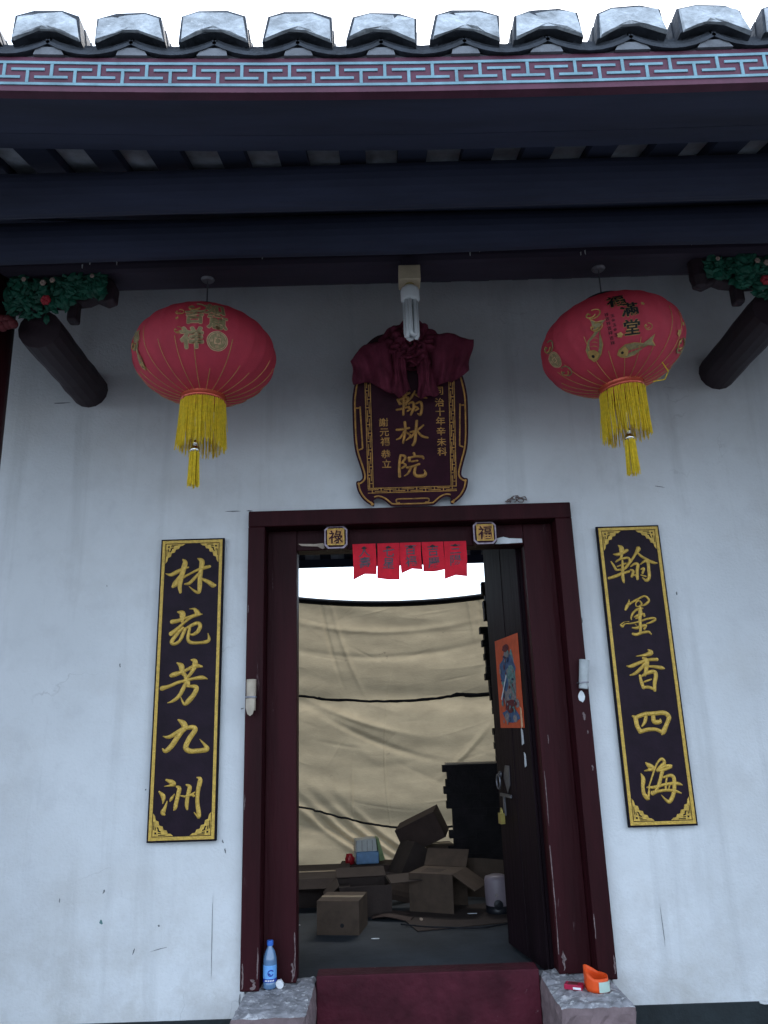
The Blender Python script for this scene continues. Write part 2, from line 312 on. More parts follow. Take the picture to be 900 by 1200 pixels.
def fret(mb, p0, p1, H, P, t, y0, y1, zfun=None):  # interlocking T key pattern from p0 to p1, H high to the left of the direction
    d = Vector((p1[0]-p0[0], p1[1]-p0[1])); Ln = d.length; d.normalize(); nrm = Vector((-d.y, d.x))
    def bar(a0, a1, b0, b1):
        q = [Vector(p0)+d*a+nrm*b for a, b in ((a0, b0), (a1, b0), (a1, b1), (a0, b1))]
        if zfun: q = [Vector((v.x, v.y+zfun(v.x))) for v in q]
        mb.prism([(v.x, v.y) for v in q], y0, y1)
    n = max(1, round(Ln/P)); P = Ln/n; k = max(1, int(Ln/0.5)) if zfun else 1
    for i in range(k):
        bar(Ln*i/k, Ln*(i+1)/k, 0, t); bar(Ln*i/k, Ln*(i+1)/k, H-t, H)
    for i in range(n):
        a = (i+0.25)*P
        bar(a-t/2, a+t/2, t, H*0.67-t/2); bar(max(0, a-P*0.35), a+P*0.35, H*0.67-t/2, H*0.67+t/2)
        a = (i+0.75)*P
        bar(a-t/2, a+t/2, H*0.34+t/2, H-t)
        lo, hi = a-P*0.35, min(a+P*0.35, Ln); bar(lo, hi, H*0.34-t/2, H*0.34+t/2)
STROKES = {"lin":[[-134,648,2,-102,640,11,-64,657,13,-30,673,9,2,683,5],[-34,733,4,-19,713,15,-28,671,16,-40,614,15,-46,567,13,-40,532,9],[-41,636,9,-59,611,12,-75,581,17,-85,568,11],[-32,619,9,10,641,7,52,662,8,95,676,11,131,684,9],[56,737,3,83,718,16,80,676,14,75,620,14,75,563,14,70,526,10,40,540,7,11,565,2],[70,646,8,41,614,10,12,585,10,-14,580,6],[89,608,8,124,590,12,154,569,15,166,567,10]],"yuan":[[-81,354,14,-49,359,12,-18,370,10,21,380,9,64,391,11,99,394,2],[-52,412,4,-24,403,18,-22,372,14,-22,352,8],[19,428,2,47,427,8,63,409,15,80,394,10],[56,391,10,17,368,8,-17,340,8,-51,309,11,-85,283,14],[-16,316,8,-54,274,11,-79,236,12,-63,222,10,-33,239,10,-15,277,11,0,312,9],[0,312,6,31,327,10,66,341,11,86,329,12,75,294,12,48,275,9,29,276,5],[27,323,8,19,284,10,16,249,10,34,228,10,85,225,9,128,230,11,142,245,9,134,280,2]],"fang":[[-42,111,4,-17,94,16,-9,61,14,9,36,11],[-72,40,12,-46,47,15,-5,60,9,40,80,11,73,91,13,104,86,7],[38,127,3,62,118,15,61,87,15,41,47,10,21,27,10],[-123,-33,14,-80,-21,10,-31,-2,10,10,7,9,59,18,9,109,22,12,142,12,2],[9,27,9,23,-1,15,27,-18,12],[14,-5,10,-1,-41,12,-24,-81,11,-56,-106,9,-88,-117,2],[23,-26,6,61,-27,11,78,-39,14,62,-75,14,35,-107,15,11,-126,9,-13,-85,3]],"jiu":[[-21,-213,5,9,-233,17,21,-258,17],[-105,-301,2,-73,-307,10,-29,-287,13,16,-263,16],[21,-255,14,-17,-303,15,-54,-357,15,-87,-383,12,-106,-367,2],[21,-261,11,61,-256,13,79,-271,14,49,-316,15,28,-365,15,52,-387,14,100,-387,13,145,-382,14,147,-368,11,106,-323,2]],"zhou":[[-74,-539,6,-43,-553,14,-31,-566,10,-84,-573,2],[-111,-601,5,-87,-628,13,-88,-665,2],[-63,-650,3,-75,-686,9,-85,-711,14,-77,-722,7],[-14,-577,6,1,-588,12,-8,-635,12,-18,-687,11,-25,-700,4],[-23,-614,2,-41,-640,9,-48,-653,4],[8,-625,2,25,-629,6],[39,-568,4,59,-582,12,50,-627,11,46,-674,11,50,-697,6],[31,-631,6,69,-622,7,91,-607,3],[72,-622,7,83,-628,8],[99,-531,4,117,-544,13,107,-597,12,105,-660,11,115,-723,13,114,-743,7,88,-714,2]],"han":[[-97,738,4,-81,722,15,-82,693,12],[-137,685,2,-109,682,10,-76,693,11,-48,707,10],[-84,689,12,-90,661,7,-123,637,5],[-154,642,3,-141,617,7,-128,588,8],[-118,645,4,-80,656,7,-47,659,8,-38,638,9,-62,606,9,-79,590,6],[-118,608,4,-80,621,6,-63,627,4],[-128,586,6,-96,589,7,-67,596,6],[-83,644,6,-87,599,9,-92,554,10,-91,521,9,-89,507,4],[-176,538,9,-141,547,10,-95,564,9,-51,575,8],[8,720,3,24,717,14,4,687,9,-25,646,7,-58,606,5],[13,691,6,38,665,8,79,637,10,110,624,9,130,621,2],[-37,606,4,-11,621,8,8,616,10,-1,576,10,-5,527,8],[-40,585,6,-25,576,9,-37,544,8],[-41,544,3,-16,552,6,-6,531,6],[25,618,4,51,636,8,70,627,10,70,582,10,67,537,10,48,517,10,26,534,4],[25,587,5,41,591,8,30,563,7],[20,551,4,47,542,5]],"mo":[[-71,406,1,-75,385,7,-87,365,10,-98,345,7],[-74,375,7,-48,391,7,-12,409,6,24,422,6,43,409,7,47,392,7,28,375,8,6,364,4],[-14,397,6,-32,384,4,-33,363,4,-11,361,6,1,376,6,-7,393,5],[-11,363,7,-12,329,12,-20,288,10,-21,248,9,-26,207,8],[4,349,5,-30,343,7,-56,323,7,-71,296,5,-70,281,3],[-51,299,4,-24,309,10,0,315,8],[-44,289,4,-15,298,7],[9,318,4,9,304,7],[-136,254,7,-128,244,7,-111,260,4,-77,261,5,-25,271,6,24,285,6,62,289,7,71,279,7,49,266,7,17,257,4],[-131,261,5,-113,271,2,-86,273,2],[-54,255,2,-42,248,3],[-75,236,3,-47,233,8,-12,244,9,12,247,7,0,227,7],[-71,199,8,-51,195,9,-13,205,8,21,208,8,36,194,4]],"xiang":[[7,103,4,21,87,15,-10,74,10,-71,68,2],[-134,14,2,-105,11,10,-54,30,10,2,45,9,51,46,10],[-29,56,7,-12,40,16,-18,-8,12,-30,-40,10],[-16,29,10,-53,-7,10,-88,-32,9,-116,-40,4],[-8,8,6,35,4,9,72,-3,11,90,-9,3],[-60,-44,7,-56,-76,10,-47,-113,10],[-53,-49,6,-12,-29,11,26,-25,12,34,-47,12,21,-89,11,17,-130,9],[-40,-81,5,-12,-72,6,5,-67,4],[-50,-113,8,-17,-111,9,16,-125,8]],"si":[[-135,-269,3,-115,-282,12,-110,-323,13,-95,-357,13],[-112,-280,11,-62,-263,12,2,-260,12,55,-259,13,79,-283,13,60,-323,12,37,-363,14,27,-376,6],[-53,-274,10,-62,-304,10,-81,-327,6],[-11,-275,12,-9,-306,13,23,-307,12,27,-294,5],[-98,-359,11,-52,-348,11,-4,-349,10,31,-366,11]],"hai":[[-88,-525,2,-71,-542,13,-50,-561,13,-101,-572,2],[-121,-583,2,-110,-614,12,-117,-654,10,-115,-694,11,-99,-716,13,-91,-722,5],[-92,-714,6,-86,-683,6,-80,-651,5],[-80,-649,4,-60,-607,5,-39,-563,6,-13,-523,6,10,-511,9,21,-530,9,1,-548,10,-27,-567,4],[-23,-572,9,14,-552,10,57,-550,9,25,-565,9,-15,-574,6],[7,-568,11,-8,-604,10,-24,-644,10,-50,-684,8],[-92,-660,5,-52,-660,9,1,-649,8,53,-643,9,87,-646,9,107,-654,2],[6,-609,6,42,-600,9,62,-611,11,61,-651,11,50,-699,11,24,-738,11,3,-729,7,-21,-701,2],[23,-613,5,15,-641,6,8,-677,6],[36,-646,4,28,-670,5],[-66,-691,13,-42,-684,9,10,-678,8,61,-683,8,93,-696,4]],"plq_han":[[-33,213,6,-23,184,10,-32,159,9],[-64,163,4,-35,169,7,-2,183,6],[-70,139,7,-57,110,8],[-62,138,6,-27,153,7,-10,146,8,-26,103,7],[-57,109,5,-25,115,6],[-48,129,3,-24,133,5],[-78,70,6,-44,77,7,-6,90,5],[-35,147,6,-38,85,7,-41,35,6],[30,195,4,11,158,7,-19,115,5],[26,176,5,57,157,7,97,146,4],[-8,107,5,15,120,7,21,83,8,3,34,6],[-12,84,6,5,71,6],[-16,59,5,2,71,5],[35,110,5,61,119,7,68,81,7,58,32,7,44,39,4],[28,89,6,42,82,6],[30,61,5,48,73,5]],"plq_lin":[[-80,-68,7,-49,-66,7,-9,-58,6],[-33,-17,7,-32,-76,8,-47,-160,6],[-38,-82,6,-62,-123,6,-83,-135,4],[-30,-82,4,-2,-113,7,-29,-143,3],[-1,-86,6,36,-75,7,74,-42,5],[36,-10,7,30,-78,8,22,-150,8,10,-177,7],[27,-84,6,0,-125,5],[36,-78,6,63,-115,7,96,-128,6]],"plq_yuan":[[-64,-244,5,-42,-251,8,-37,-269,7,-57,-298,6],[-49,-298,4,-36,-316,7,-56,-334,6],[-64,-250,6,-72,-315,7,-72,-392,8],[15,-234,7,20,-253,6],[-14,-264,8,-12,-287,7],[-17,-266,6,23,-256,6,62,-260,8,70,-272,5],[-1,-291,5,33,-286,6],[-25,-332,8,9,-324,7,43,-310,7],[-3,-332,6,-21,-370,6,-44,-390,3],[23,-324,7,15,-371,8,29,-392,9,68,-391,11,79,-376,8,72,-352,3]]}

# ================================================================== setting
MB().add([(-150, -150, 0), (150, -150, 0), (150, 150, 0), (-150, 150, 0)], [(0, 1, 2, 3)]).build('ground', 'ground')['kind'] = 'structure'
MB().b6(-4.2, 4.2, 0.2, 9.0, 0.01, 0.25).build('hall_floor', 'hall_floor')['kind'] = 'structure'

# ================================================================== gatehouse
gate = thing('gatehouse', 'whitewashed gatehouse with tiled eave, maroon doorway and dark timber brackets', 'building', (0, 0, 0))
XE = 4.2                                              # half length of the building
def dz(x): return 0.014*(x-0.5)**2 if x < 0.5 else 0.006*(x-0.5)**2
def zf(y): return 3.80 + 0.30*(y+2.45)                # underside of the front rafters
RY, RZ = 0.6, zf(0.6)                                 # ridge
BY, BZ = 3.4, 3.355                                    # back eave
def zb(y): return RZ + (BZ-RZ)*(y-RY)/(BY-RY)
fw = MB().prism([(-XE, 0.165), (-0.98, 0.165), (-0.98, 2.92), (0.98, 2.92), (0.98, 0.165), (XE, 0.165), (XE, 4.575), (-XE, 4.575)], 0, 0.35).build('front_wall', 'plaster', gate)
for sx in (-1, 1):
    MB().b6(sx*0.982, sx*XE, -0.012, 0.34, 0.0, 0.166).build('plinth', 'plinth', gate)
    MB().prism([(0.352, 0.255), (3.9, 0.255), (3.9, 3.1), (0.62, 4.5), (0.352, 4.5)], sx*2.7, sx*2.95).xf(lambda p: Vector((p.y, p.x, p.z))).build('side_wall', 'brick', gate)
# marks on the plaster: (x, z, w, h, angle, material)
def chip(x, z, w_, h_, a, m, y=-0.0015):
    pts = []
    for k in range(11):
        t = 2*math.pi*k/11; r = random.uniform(0.35, .95); u, v_ = w_*.42*r*math.cos(t), h_/2*r*math.sin(t)
        pts.append((x+u*math.cos(a)-v_*math.sin(a), z+u*math.sin(a)+v_*math.cos(a)))
    MB().prism(pts, y, 0.004).build('paint_chip', m, fw)
for c in [(-1.10, 0.985, .016, .05, 0.2, 'crack'), (-1.115, 1.035, .012, .03, .5, 'crack'), (-1.76, 0.80, .016, .04, -.4, 'chip'), (-1.765, .648, .035, .035, 0, 'chip_green'),
          (-2.0, .76, .012, .03, 0, 'chip'), (-1.45, .62, .02, .014, 0, 'crack'), (-1.58, .50, .01, .045, -.2, 'crack'), (-1.45, .505, .16, .008, .22, 'chip'),
          (-1.75, 2.02, .012, .03, 0, 'crack'), (-1.10, 2.95, .19, .012, .02, 'crack'), (-1.00, 2.95, .06, .01, -.1, 'crack'),
          (-1.56, 1.32, .02, .02, 0, 'crack'), (-1.86, 2.5, .01, .016, 0, 'crack'), (1.28, 0.55, .006, .34, .02, 'chip'),
          (-1.16, 0.55, .006, .7, .01, 'chip'), (1.60, 2.35, .012, .03, 0, 'crack'), (1.58, 3.03, .12, .008, -.2, 'chip'), 
          (-2.25, 3.72, .18, .01, 0, 'crack'), (-1.02, 1.75, .03, .012, .3, 'chip'), (1.9, .46, .010, .06, .3, 'chip'),
          (-1.005, 0.24, .02, .10, 0, 'chip'), (1.01, 2.2, .012, .05, 0, 'chip')]:
    chip(*c)
for x0, x1, zz in ((1.74, 2.3, .168),):      # plaster crumbling over the plinth
    pts = [(x0+(x1-x0)*k/7, zz) for k in range(8)] + [(x1-(x1-x0)*k/24, zz-.006-(.028*math.sin(math.pi*k/24)*(.6+.4*math.sin(k*.9+x0*9)))-random.uniform(0, .008)) for k in range(25)]
    MB().prism(pts, -0.018, -0.006).build('paint_chip', 'plaster', fw)

# ---- roof
roof_top = MB()
for y0, y1, fz in ((-2.47, RY, zf), (RY, BY, zb)):
    for i in range(14):
        xa, xb = -XE+i*XE/7, -XE+(i+1)*XE/7; va = []
        for x in (xa, xb):
            for y in (y0, y1):
                k = dz(x) if y < 0 else 0
                va += [(x, y, fz(y)+k+0.052), (x, y, fz(y)+k+0.085)]
        roof_top.add(va, [(0, 2, 6, 4), (1, 5, 7, 3), (0, 4, 5, 1), (2, 3, 7, 6), (0, 1, 3, 2), (4, 6, 7, 5)])
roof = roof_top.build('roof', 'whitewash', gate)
x = -XE+0.1
while x < XE:                                         # flat rafters
    k = dz(x); wd = random.uniform(.105, .135)
    m = MB()
    for ya, yb, fz in ((-2.44, RY, zf), (RY, BY+.04, zb)):
        ka, kb = (k if ya < 0 else 0), 0
        m.add([(x-wd/2, ya, fz(ya)+ka), (x+wd/2, ya, fz(ya)+ka), (x+wd/2, yb, fz(yb)+kb), (x-wd/2, yb, fz(yb)+kb),
               (x-wd/2, ya, fz(ya)+ka+.05), (x+wd/2, ya, fz(ya)+ka+.05), (x+wd/2, yb, fz(yb)+kb+.05), (x-wd/2, yb, fz(yb)+kb+.05)],
              [(0, 3, 2, 1), (4, 5, 6, 7), (0, 1, 5, 4), (1, 2, 6, 5), (2, 3, 7, 6), (3, 0, 4, 7)])
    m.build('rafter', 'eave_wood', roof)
    x += random.uniform(.255, .29)
# eave tiles
SP, X0 = 0.2905, -0.133
YT = -2.50
def bend(mb): return mb.xf(lambda p: Vector((p.x, p.y, p.z+(dz(p.x)*max(0, min(1, -p.y/2.4))))))
rows = [X0+SP*i for i in range(-14, 15)]
for xc in rows:
    # cover tiles, lapped course on course up the slope and down the back
    m = MB(); n = 9
    for k in range(19):
        y = YT+0.02+k*0.168; ye = min(y+0.185, RY+.03); z = zf(y)+0.115; jx = random.uniform(-.006, .006); rr = random.uniform(.97, 1.03)
        vs = []
        for yy, hh in ((y, 1.0), (ye, .9)):
            for rad in (1.0, .86):
                for j in range(n):
                    t = math.pi*j/(n-1); vs.append((xc+jx+.118*rr*rad*hh*math.cos(t), yy, zf(yy)+.105+.11*rr*rad*hh*math.sin(t)))
        fs = []
        for j in range(n-1):
            fs += [(j, j+1, 2*n+j+1, 2*n+j), (n+j, 3*n+j, 3*n+j+1, n+j+1), (j, n+j, n+j+1, j+1)]
        m.add(vs, fs)
    for k in range(13):
        y = RY+k*0.19; ye = min(y+.21, BY+.1); vs = []
        for yy, hh in ((y, .92), (ye, 1.0)):
            for j in range(n):
                t = math.pi*j/(n-1); vs.append((xc+.118*hh*math.cos(t), yy, zb(yy)+.105+.11*hh*math.sin(t)))
        m.add(vs, [(j, j+1, n+j+1, n+j) for j in range(n-1)])
    bend(m).build('cover_tile_row', 'tile_dark', roof)
    # lapped end stack and plastered end of the row
    m = MB(); jl = random.uniform(-.008, .008); tw = random.uniform(-.012, .012); ra = random.gauss(0, .045); hz = random.uniform(.93, 1.06)
    def turn(mb):
        z_ = zf(YT)+.105; return mb.xf(lambda p: Vector((xc+(p.x-xc)*math.cos(ra)-(p.z-z_)*math.sin(ra), p.y, z_+((p.x-xc)*math.sin(ra)+(p.z-z_)*math.cos(ra))*hz)))
    skew = random.uniform(-.02, .02)
    for q in range(3):
        o_ = .004*q; y0 = YT-.010+.05*q
        m.prism([(xc-.112-o_+jl+skew, zf(YT)+.215-o_), (xc-.05+skew, zf(YT)+.238-o_), (xc+.05+skew, zf(YT)+.24-o_), (xc+.112+o_+jl+skew, zf(YT)+.216-o_),
                 (xc+.122+o_, zf(YT)+.105), (xc+.075, zf(YT)+.135), (xc, zf(YT)+.15), (xc-.075, zf(YT)+.135), (xc-.122-o_, zf(YT)+.105)], y0, y0+.046)
    bend(turn(m)).build('end_tile', 'tile_dark', roof)
    poly = [(xc-.104+jl+skew, zf(YT)+.211), (xc-.05+skew, zf(YT)+.230+tw*.3), (xc+.05+skew, zf(YT)+.231), (xc+.104+jl+skew, zf(YT)+.211+tw),
            (xc+.118, zf(YT)+.104), (xc+.07, zf(YT)+.128), (xc+.03, zf(YT)+.148), (xc-.03, zf(YT)+.150), (xc-.07, zf(YT)+.130), (xc-.112, zf(YT)+.106)]
    m = MB(); nn = len(poly); cx_, cz_ = sum(p[0] for p in poly)/nn, sum(p[1] for p in poly)/nn
    ring0 = [(p[0], YT-.011, p[1]) for p in poly]; ring1 = [(cx_+(p[0]-cx_)*.985+random.uniform(-.003, .003), YT-.019+random.uniform(-.003, .003)+.12*(p[1]-cz_), cz_+(p[1]-cz_)*.985) for p in poly]
    ring2 = [(cx_+(p[0]-cx_)*.45+random.uniform(-.01, .01), YT-.021+random.uniform(-.006, .006)+.08*(p[1]-cz_), cz_+(p[1]-cz_)*.45) for p in poly]
    m.add(ring0+ring1+ring2+[(cx_, YT-.022, cz_)], [(i+a*nn, (i+1) % nn+a*nn, (i+1) % nn+(a+1)*nn, i+(a+1)*nn) for a in range(2) for i in range(nn)] + [(2*nn+i, 2*nn+(i+1) % nn, 3*nn) for i in range(nn)])
    bend(turn(m)).build('end_plug', 'mortar', roof)
    # mortar fill under the arch
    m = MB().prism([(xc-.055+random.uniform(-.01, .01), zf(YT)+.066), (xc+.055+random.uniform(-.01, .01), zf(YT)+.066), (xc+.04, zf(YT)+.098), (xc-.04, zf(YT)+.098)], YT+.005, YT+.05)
    bend(m).build('mortar_fill', 'mortar_shaded', roof)
    # pan tiles between this row and the next: dished, three thick at the eave
    xm = xc+SP/2; m = MB(); n = 9
    for q in range(3):
        for k in range(1 if q else 17):
            y = YT+q*.015+(k*.19 if not q else 0); ye = y+.22; vs = []
            for yy in (y, min(ye, RY)):
                for th in (0, .016):
                    for j in range(n):
                        u = -1+2*j/(n-1); vs.append((xm+.152*u, yy, zf(yy)+.062+.022*q+.042*u*u*1.2+th+(.01 if k else 0)))
            fs = []
            for j in range(n-1):
                fs += [(j, 2*n+j, 2*n+j+1, j+1), (n+j, n+j+1, 3*n+j+1, 3*n+j), (j, j+1, n+j+1, n+j)]
            m.add(vs, fs)
    bend(m).build('pan_tile_row', 'tile_dark', roof, smooth=False)
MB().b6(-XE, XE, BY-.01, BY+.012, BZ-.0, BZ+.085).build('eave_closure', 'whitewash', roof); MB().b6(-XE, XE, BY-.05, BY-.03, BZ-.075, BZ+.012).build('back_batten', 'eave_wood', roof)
MB().b6(-XE, XE, RY-.12, RY+.12, RZ+.1, RZ+.34).build('ridge', 'tile_dark', roof, bevel=.03)
# fascia board with painted key pattern
m = MB()
for i in range(28):
    xa, xb = -XE+i*XE/14, -XE+(i+1)*XE/14; va = []
    for x in (xa, xb):
        for y in (-2.485, -2.45):
            va += [(x, y, 3.703+dz(x)), (x, y, 3.848+dz(x))]
    m.add(va, [(0, 2, 6, 4), (1, 5, 7, 3), (0, 4, 5, 1), (2, 3, 7, 6)])
fas = m.build('fascia_board', 'fascia', gate)
m = MB(); fret(m, (-XE, 3.726), (XE, 3.726), 0.101, 0.164, 0.0105, -2.4885, -2.484, dz)
m.build('key_fret', 'fret', fas, label='pale blue interlocking key fret painted on maroon')
# soffit planks, added to cover the pale deck and keep the eave dark
def plank(y0, y1, z0, z1, mt='eave_wood'):
    mb = MB()
    for i in range(10):
        xa, xb = -XE+i*XE/5, -XE+(i+1)*XE/5; va = []
        for x in (xa, xb):
            k = dz(x)
            va += [(x, y0, z0+k), (x, y0, z0+k+.022), (x, y1, z1+k), (x, y1, z1+k+.022)]
        mb.add(va, [(0, 2, 6, 4), (1, 5, 7, 3), (0, 4, 5, 1), (2, 3, 7, 6)])
    mb.build('added_soffit_board', mt, gate)
for i in range(3): plank(-2.448+i*.165, -2.448+(i+1)*.165-.008, 3.712+i*.070+.004*(i % 2), 3.712+(i+1)*.070-.006)
for i in range(5): y = -1.66+i*.16; plank(y, y+.152, zf(y)-.032-.012*(i % 2), zf(y+.152)-.032-.012*(i % 2))
def log(name, a, b, r, mt, n=20, jit=.006):
    pts = [Vector(a).lerp(Vector(b), t/8) for t in range(9)]
    return MB().tube(pts, [r+random.uniform(-jit, jit) for _ in pts], n).build(name, mt, gate, smooth=False)
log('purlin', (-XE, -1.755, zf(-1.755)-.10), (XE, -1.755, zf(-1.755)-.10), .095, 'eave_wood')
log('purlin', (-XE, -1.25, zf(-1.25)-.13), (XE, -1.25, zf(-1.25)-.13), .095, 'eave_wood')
beam = MB().b6(-XE, XE, -.87, -.63, 4.122, 4.42).build('eave_beam', 'beam_wood', gate, bevel=.035)
MB().b6(-1.95, -.95, -.884, -.868, 4.225, 4.24).build('batten', 'p_grey', beam); MB().b6(.75, 1.45, -.884, -.868, 4.222, 4.236).build('batten', 'p_grey', beam)
for k in range(16):                                   # bird lime on the beam
    x = random.choice((-1.9, -1.75, -1.62, -1.45, -1.2, -.85, -.6, .3, .36, 1.0, 1.6))+random.uniform(-.06, .06); zz = random.uniform(4.13, 4.26)
    MB().prism([(x-.003, zz), (x+.004, zz+.004), (x+.003, zz-random.uniform(.012, .035)), (x-.001, zz-.02)], -.8725, -.8695).build('lime_streak', 'paper_white', beam)
for sx in (-1, 1):
    MB().tube([(sx*2.385, -.75, z) for z in (.22, 1.2, 2.4, 3.4, 4.13)], [.165, .168, .166, .16, .155], 24).build('column', 'maroon', gate, smooth=True)
    MB().lathe([(.20, 0), (.245, .05), (.25, .12), (.20, .2), (.165, .235), (.0, .235)], (sx*2.385, -.75, 0), 24).build('column_base', 'stone', gate, smooth=True)
    arm = log('bracket_log', (sx*2.06, .02, 3.80), (sx*2.06, -.77, 3.82), .118, 'log_wood', 16, .004)
    MB().b6(sx*1.88-.03, sx*1.88+.03, -.79, -.72, 3.86, 4.0).build('bracket_block', 'log_wood', arm, bevel=.015)
    # sparrow brace carved as foliage under the beam, from the column inwards
    prof = [(2.28, 4.12), (1.675, 4.12), (1.645, 4.08), (1.65, 3.99), (1.70, 3.97), (1.76, 4.0), (1.80, 3.98), (1.93, 3.965), (2.05, 3.97), (2.28, 3.93)]
    br = MB().prism([(sx*a, b) for a, b in prof], -.79, -.71).build('sparrow_brace', 'log_wood', gate, bevel=.008)
    m = MB()
    for i in range(420):
        px_, pz_ = sx*random.uniform(1.70, 2.235), random.uniform(3.93, 4.125)
        if abs(px_) < 1.85 and pz_ < 4.0: pz_ += .07
        if abs(px_) > 1.95 and random.random() < .45: pz_ -= .07
        a = random.uniform(0, 6.28); s_ = random.uniform(.020, .044); yy = -.80-random.uniform(0, .045)
        e1 = Vector((math.cos(a), random.uniform(-.5, .3), math.sin(a)))*s_; e2 = Vector((-math.sin(a), random.uniform(-.3, .3), math.cos(a)))*s_*.5
        c = Vector((px_, yy, pz_)); u_ = Vector((0, -.012, 0))
        m.add([c-e1, c-e1*.3+e2, c+e1*.5+e2*.8, c+e1, c+e1*.5-e2*.8, c-e1*.3-e2, c+u_], [(0, 1, 6), (1, 2, 6), (2, 3, 6), (3, 4, 6), (4, 5, 6), (5, 0, 6), (0, 5, 4, 3, 2, 1)])
    m.build('carved_foliage', 'leaf_green', br, kind='stuff', label='green painted leaf carving')
    for fx, fz, s_, mt in ((1.995, 3.945, .030, 'flower_red'), (2.02, 4.055, .018, 'flower_pale'), (1.97, 4.07, .016, 'flower_pale'), (2.13, 4.08, .014, 'flower_pale'), (1.75, 4.09, .013, 'flower_pale')):
        m = MB()
        for k in range(6):
            a = k*1.047; c = Vector((sx*fx+math.cos(a)*s_*.5, -.865, fz+math.sin(a)*s_*.5))
            m.lathe([(0, -.6*s_), (.35*s_, -.4*s_), (.5*s_, 0), (.35*s_, .4*s_), (0, .6*s_)], c, 6)
        m.build('carved_flower', mt, br, smooth=True)
    m = MB()
    for k in range(7): m.lathe([(0, -.03), (.022, -.02), (.032, 0), (.022, .02), (0, .03)], (sx*(2.25-.028*(k % 4)), -.86, 3.80+.035*(k//4)+random.uniform(-.01, .01)), 7)
    m.build('carved_flower', 'p_dark', br, smooth=True)
MB().lathe([(0, -.07), (.035, -.055), (.05, 0), (.05, .1), (0, .1)], (1.665, -.78, 4.02), 10).build('bracket_block', 'log_wood', gate)

# ---- doorway
def rough_box(mb, x0, x1, y0, y1, z0, z1, n=(14, 16, 8), j=.0065):
    P_ = {}
    def vid(i, jj, k):
        key = (i, jj, k)
        if key not in P_:
            P_[key] = len(mb.v); e = (i in (0, n[0]))+(jj in (0, n[1]))+(k in (0, n[2])); s_ = .5 if e > 1 else 1
            pull = Vector((0, 0, 0))
            if e >= 2: pull = Vector(((.5-i/n[0]), (.5-jj/n[1]), (.5-k/n[2])))*.018
            mb.v.append((x0+(x1-x0)*i/n[0]+random.uniform(-j, j)*s_+pull.x, y0+(y1-y0)*jj/n[1]+random.uniform(-j, j)*s_+pull.y, z0+(z1-z0)*k/n[2]+random.uniform(-j, j)*s_+pull.z))
        return P_[key]
    def face(a, m_): mb.f.append(a); mb.m.append(m_)
    for i in range(n[0]):
        for jj in range(n[1]):
            face((vid(i, jj, n[2]), vid(i+1, jj, n[2]), vid(i+1, jj+1, n[2]), vid(i, jj+1, n[2])), 0)
        for k in range(n[2]):
            face((vid(i, 0, k), vid(i+1, 0, k), vid(i+1, 0, k+1), vid(i, 0, k+1)), 1); face((vid(i+1, n[1], k), vid(i, n[1], k), vid(i, n[1], k+1), vid(i+1, n[1], k+1)), 1)
    for jj in range(n[1]):
        for k in range(n[2]):
            face((vid(0, jj+1, k), vid(0, jj, k), vid(0, jj, k+1), vid(0, jj+1, k+1)), 1); face((vid(n[0], jj, k), vid(n[0], jj+1, k), vid(n[0], jj+1, k+1), vid(n[0], jj, k+1)), 1)
df = MB()
for sx in (-1, 1): df.b6(sx*0.895, sx*0.997, -.05, .10, .302, 2.832)
df.b6(-.997, .997, -.05, .10, 2.832, 2.932)
door_frame = df.build('door_frame', 'maroon', gate, bevel=.006)
for sx in (-1, 1):
    MB().b6(sx*.712, sx*.894, .07, .20, .303, 2.831).build('jamb_board', 'maroon', door_frame, bevel=.005)
    b = MB(); rough_box(b, sx*.605 if sx > 0 else -.978, .978 if sx > 0 else -.605, -.43, .21, .0, .30); b.build('pillow_stone', ['stone', 'stone_face'], gate)
MB().b6(-.711, .711, .07, .20, 2.70, 2.831).build('lintel_board', 'maroon', door_frame, bevel=.005)
MB().b6(-.603, .603, .062, .199, .0, .335).build('threshold', 'maroon_step', gate, bevel=.006)
for sx, ch in ((-1, '祿'), (1, '福')):
    m = MB(); x, z = sx*.462, 2.763; h, c = .074, .022
    octo = lambda r, q: [(x-r+q, z-r), (x+r-q, z-r), (x+r, z-r+q), (x+r, z+r-q), (x+r-q, z+r), (x-r+q, z+r), (x-r, z+r-q), (x-r, z-r+q)]
    m.mat(0).prism(octo(h, c), .005, .072); m.mat(1).prism(octo(h-.003, c), -.001, .006); m.mat(2).prism(octo(h-.012, c-.002), -.005, 0)
    m.mat(3).b6(x-.048, x+.048, -.0085, -.004, z-.048, z+.048)
    m.mat(2); text_ch(m, ch, x, z, -.0095, .088, .001)
    for k in range(4): m.mat(4).prism([(x-.052+.1*(k == 1), z-.052), (x-.047+.1*(k == 1), z-.052), (x-.047+.1*(k == 1), z+.052), (x-.052+.1*(k == 1), z+.052)] if k < 2 else [(x-.047, z-.052+.1*(k == 3)), (x+.048, z-.052+.1*(k == 3)), (x+.048, z-.047+.1*(k == 3)), (x-.047, z-.047+.1*(k == 3))], -.010, -.006)
    m.build('door_stud', ['maroon', 'stud_edge', 'plaque', 'gold_old', 'gold'], door_frame)
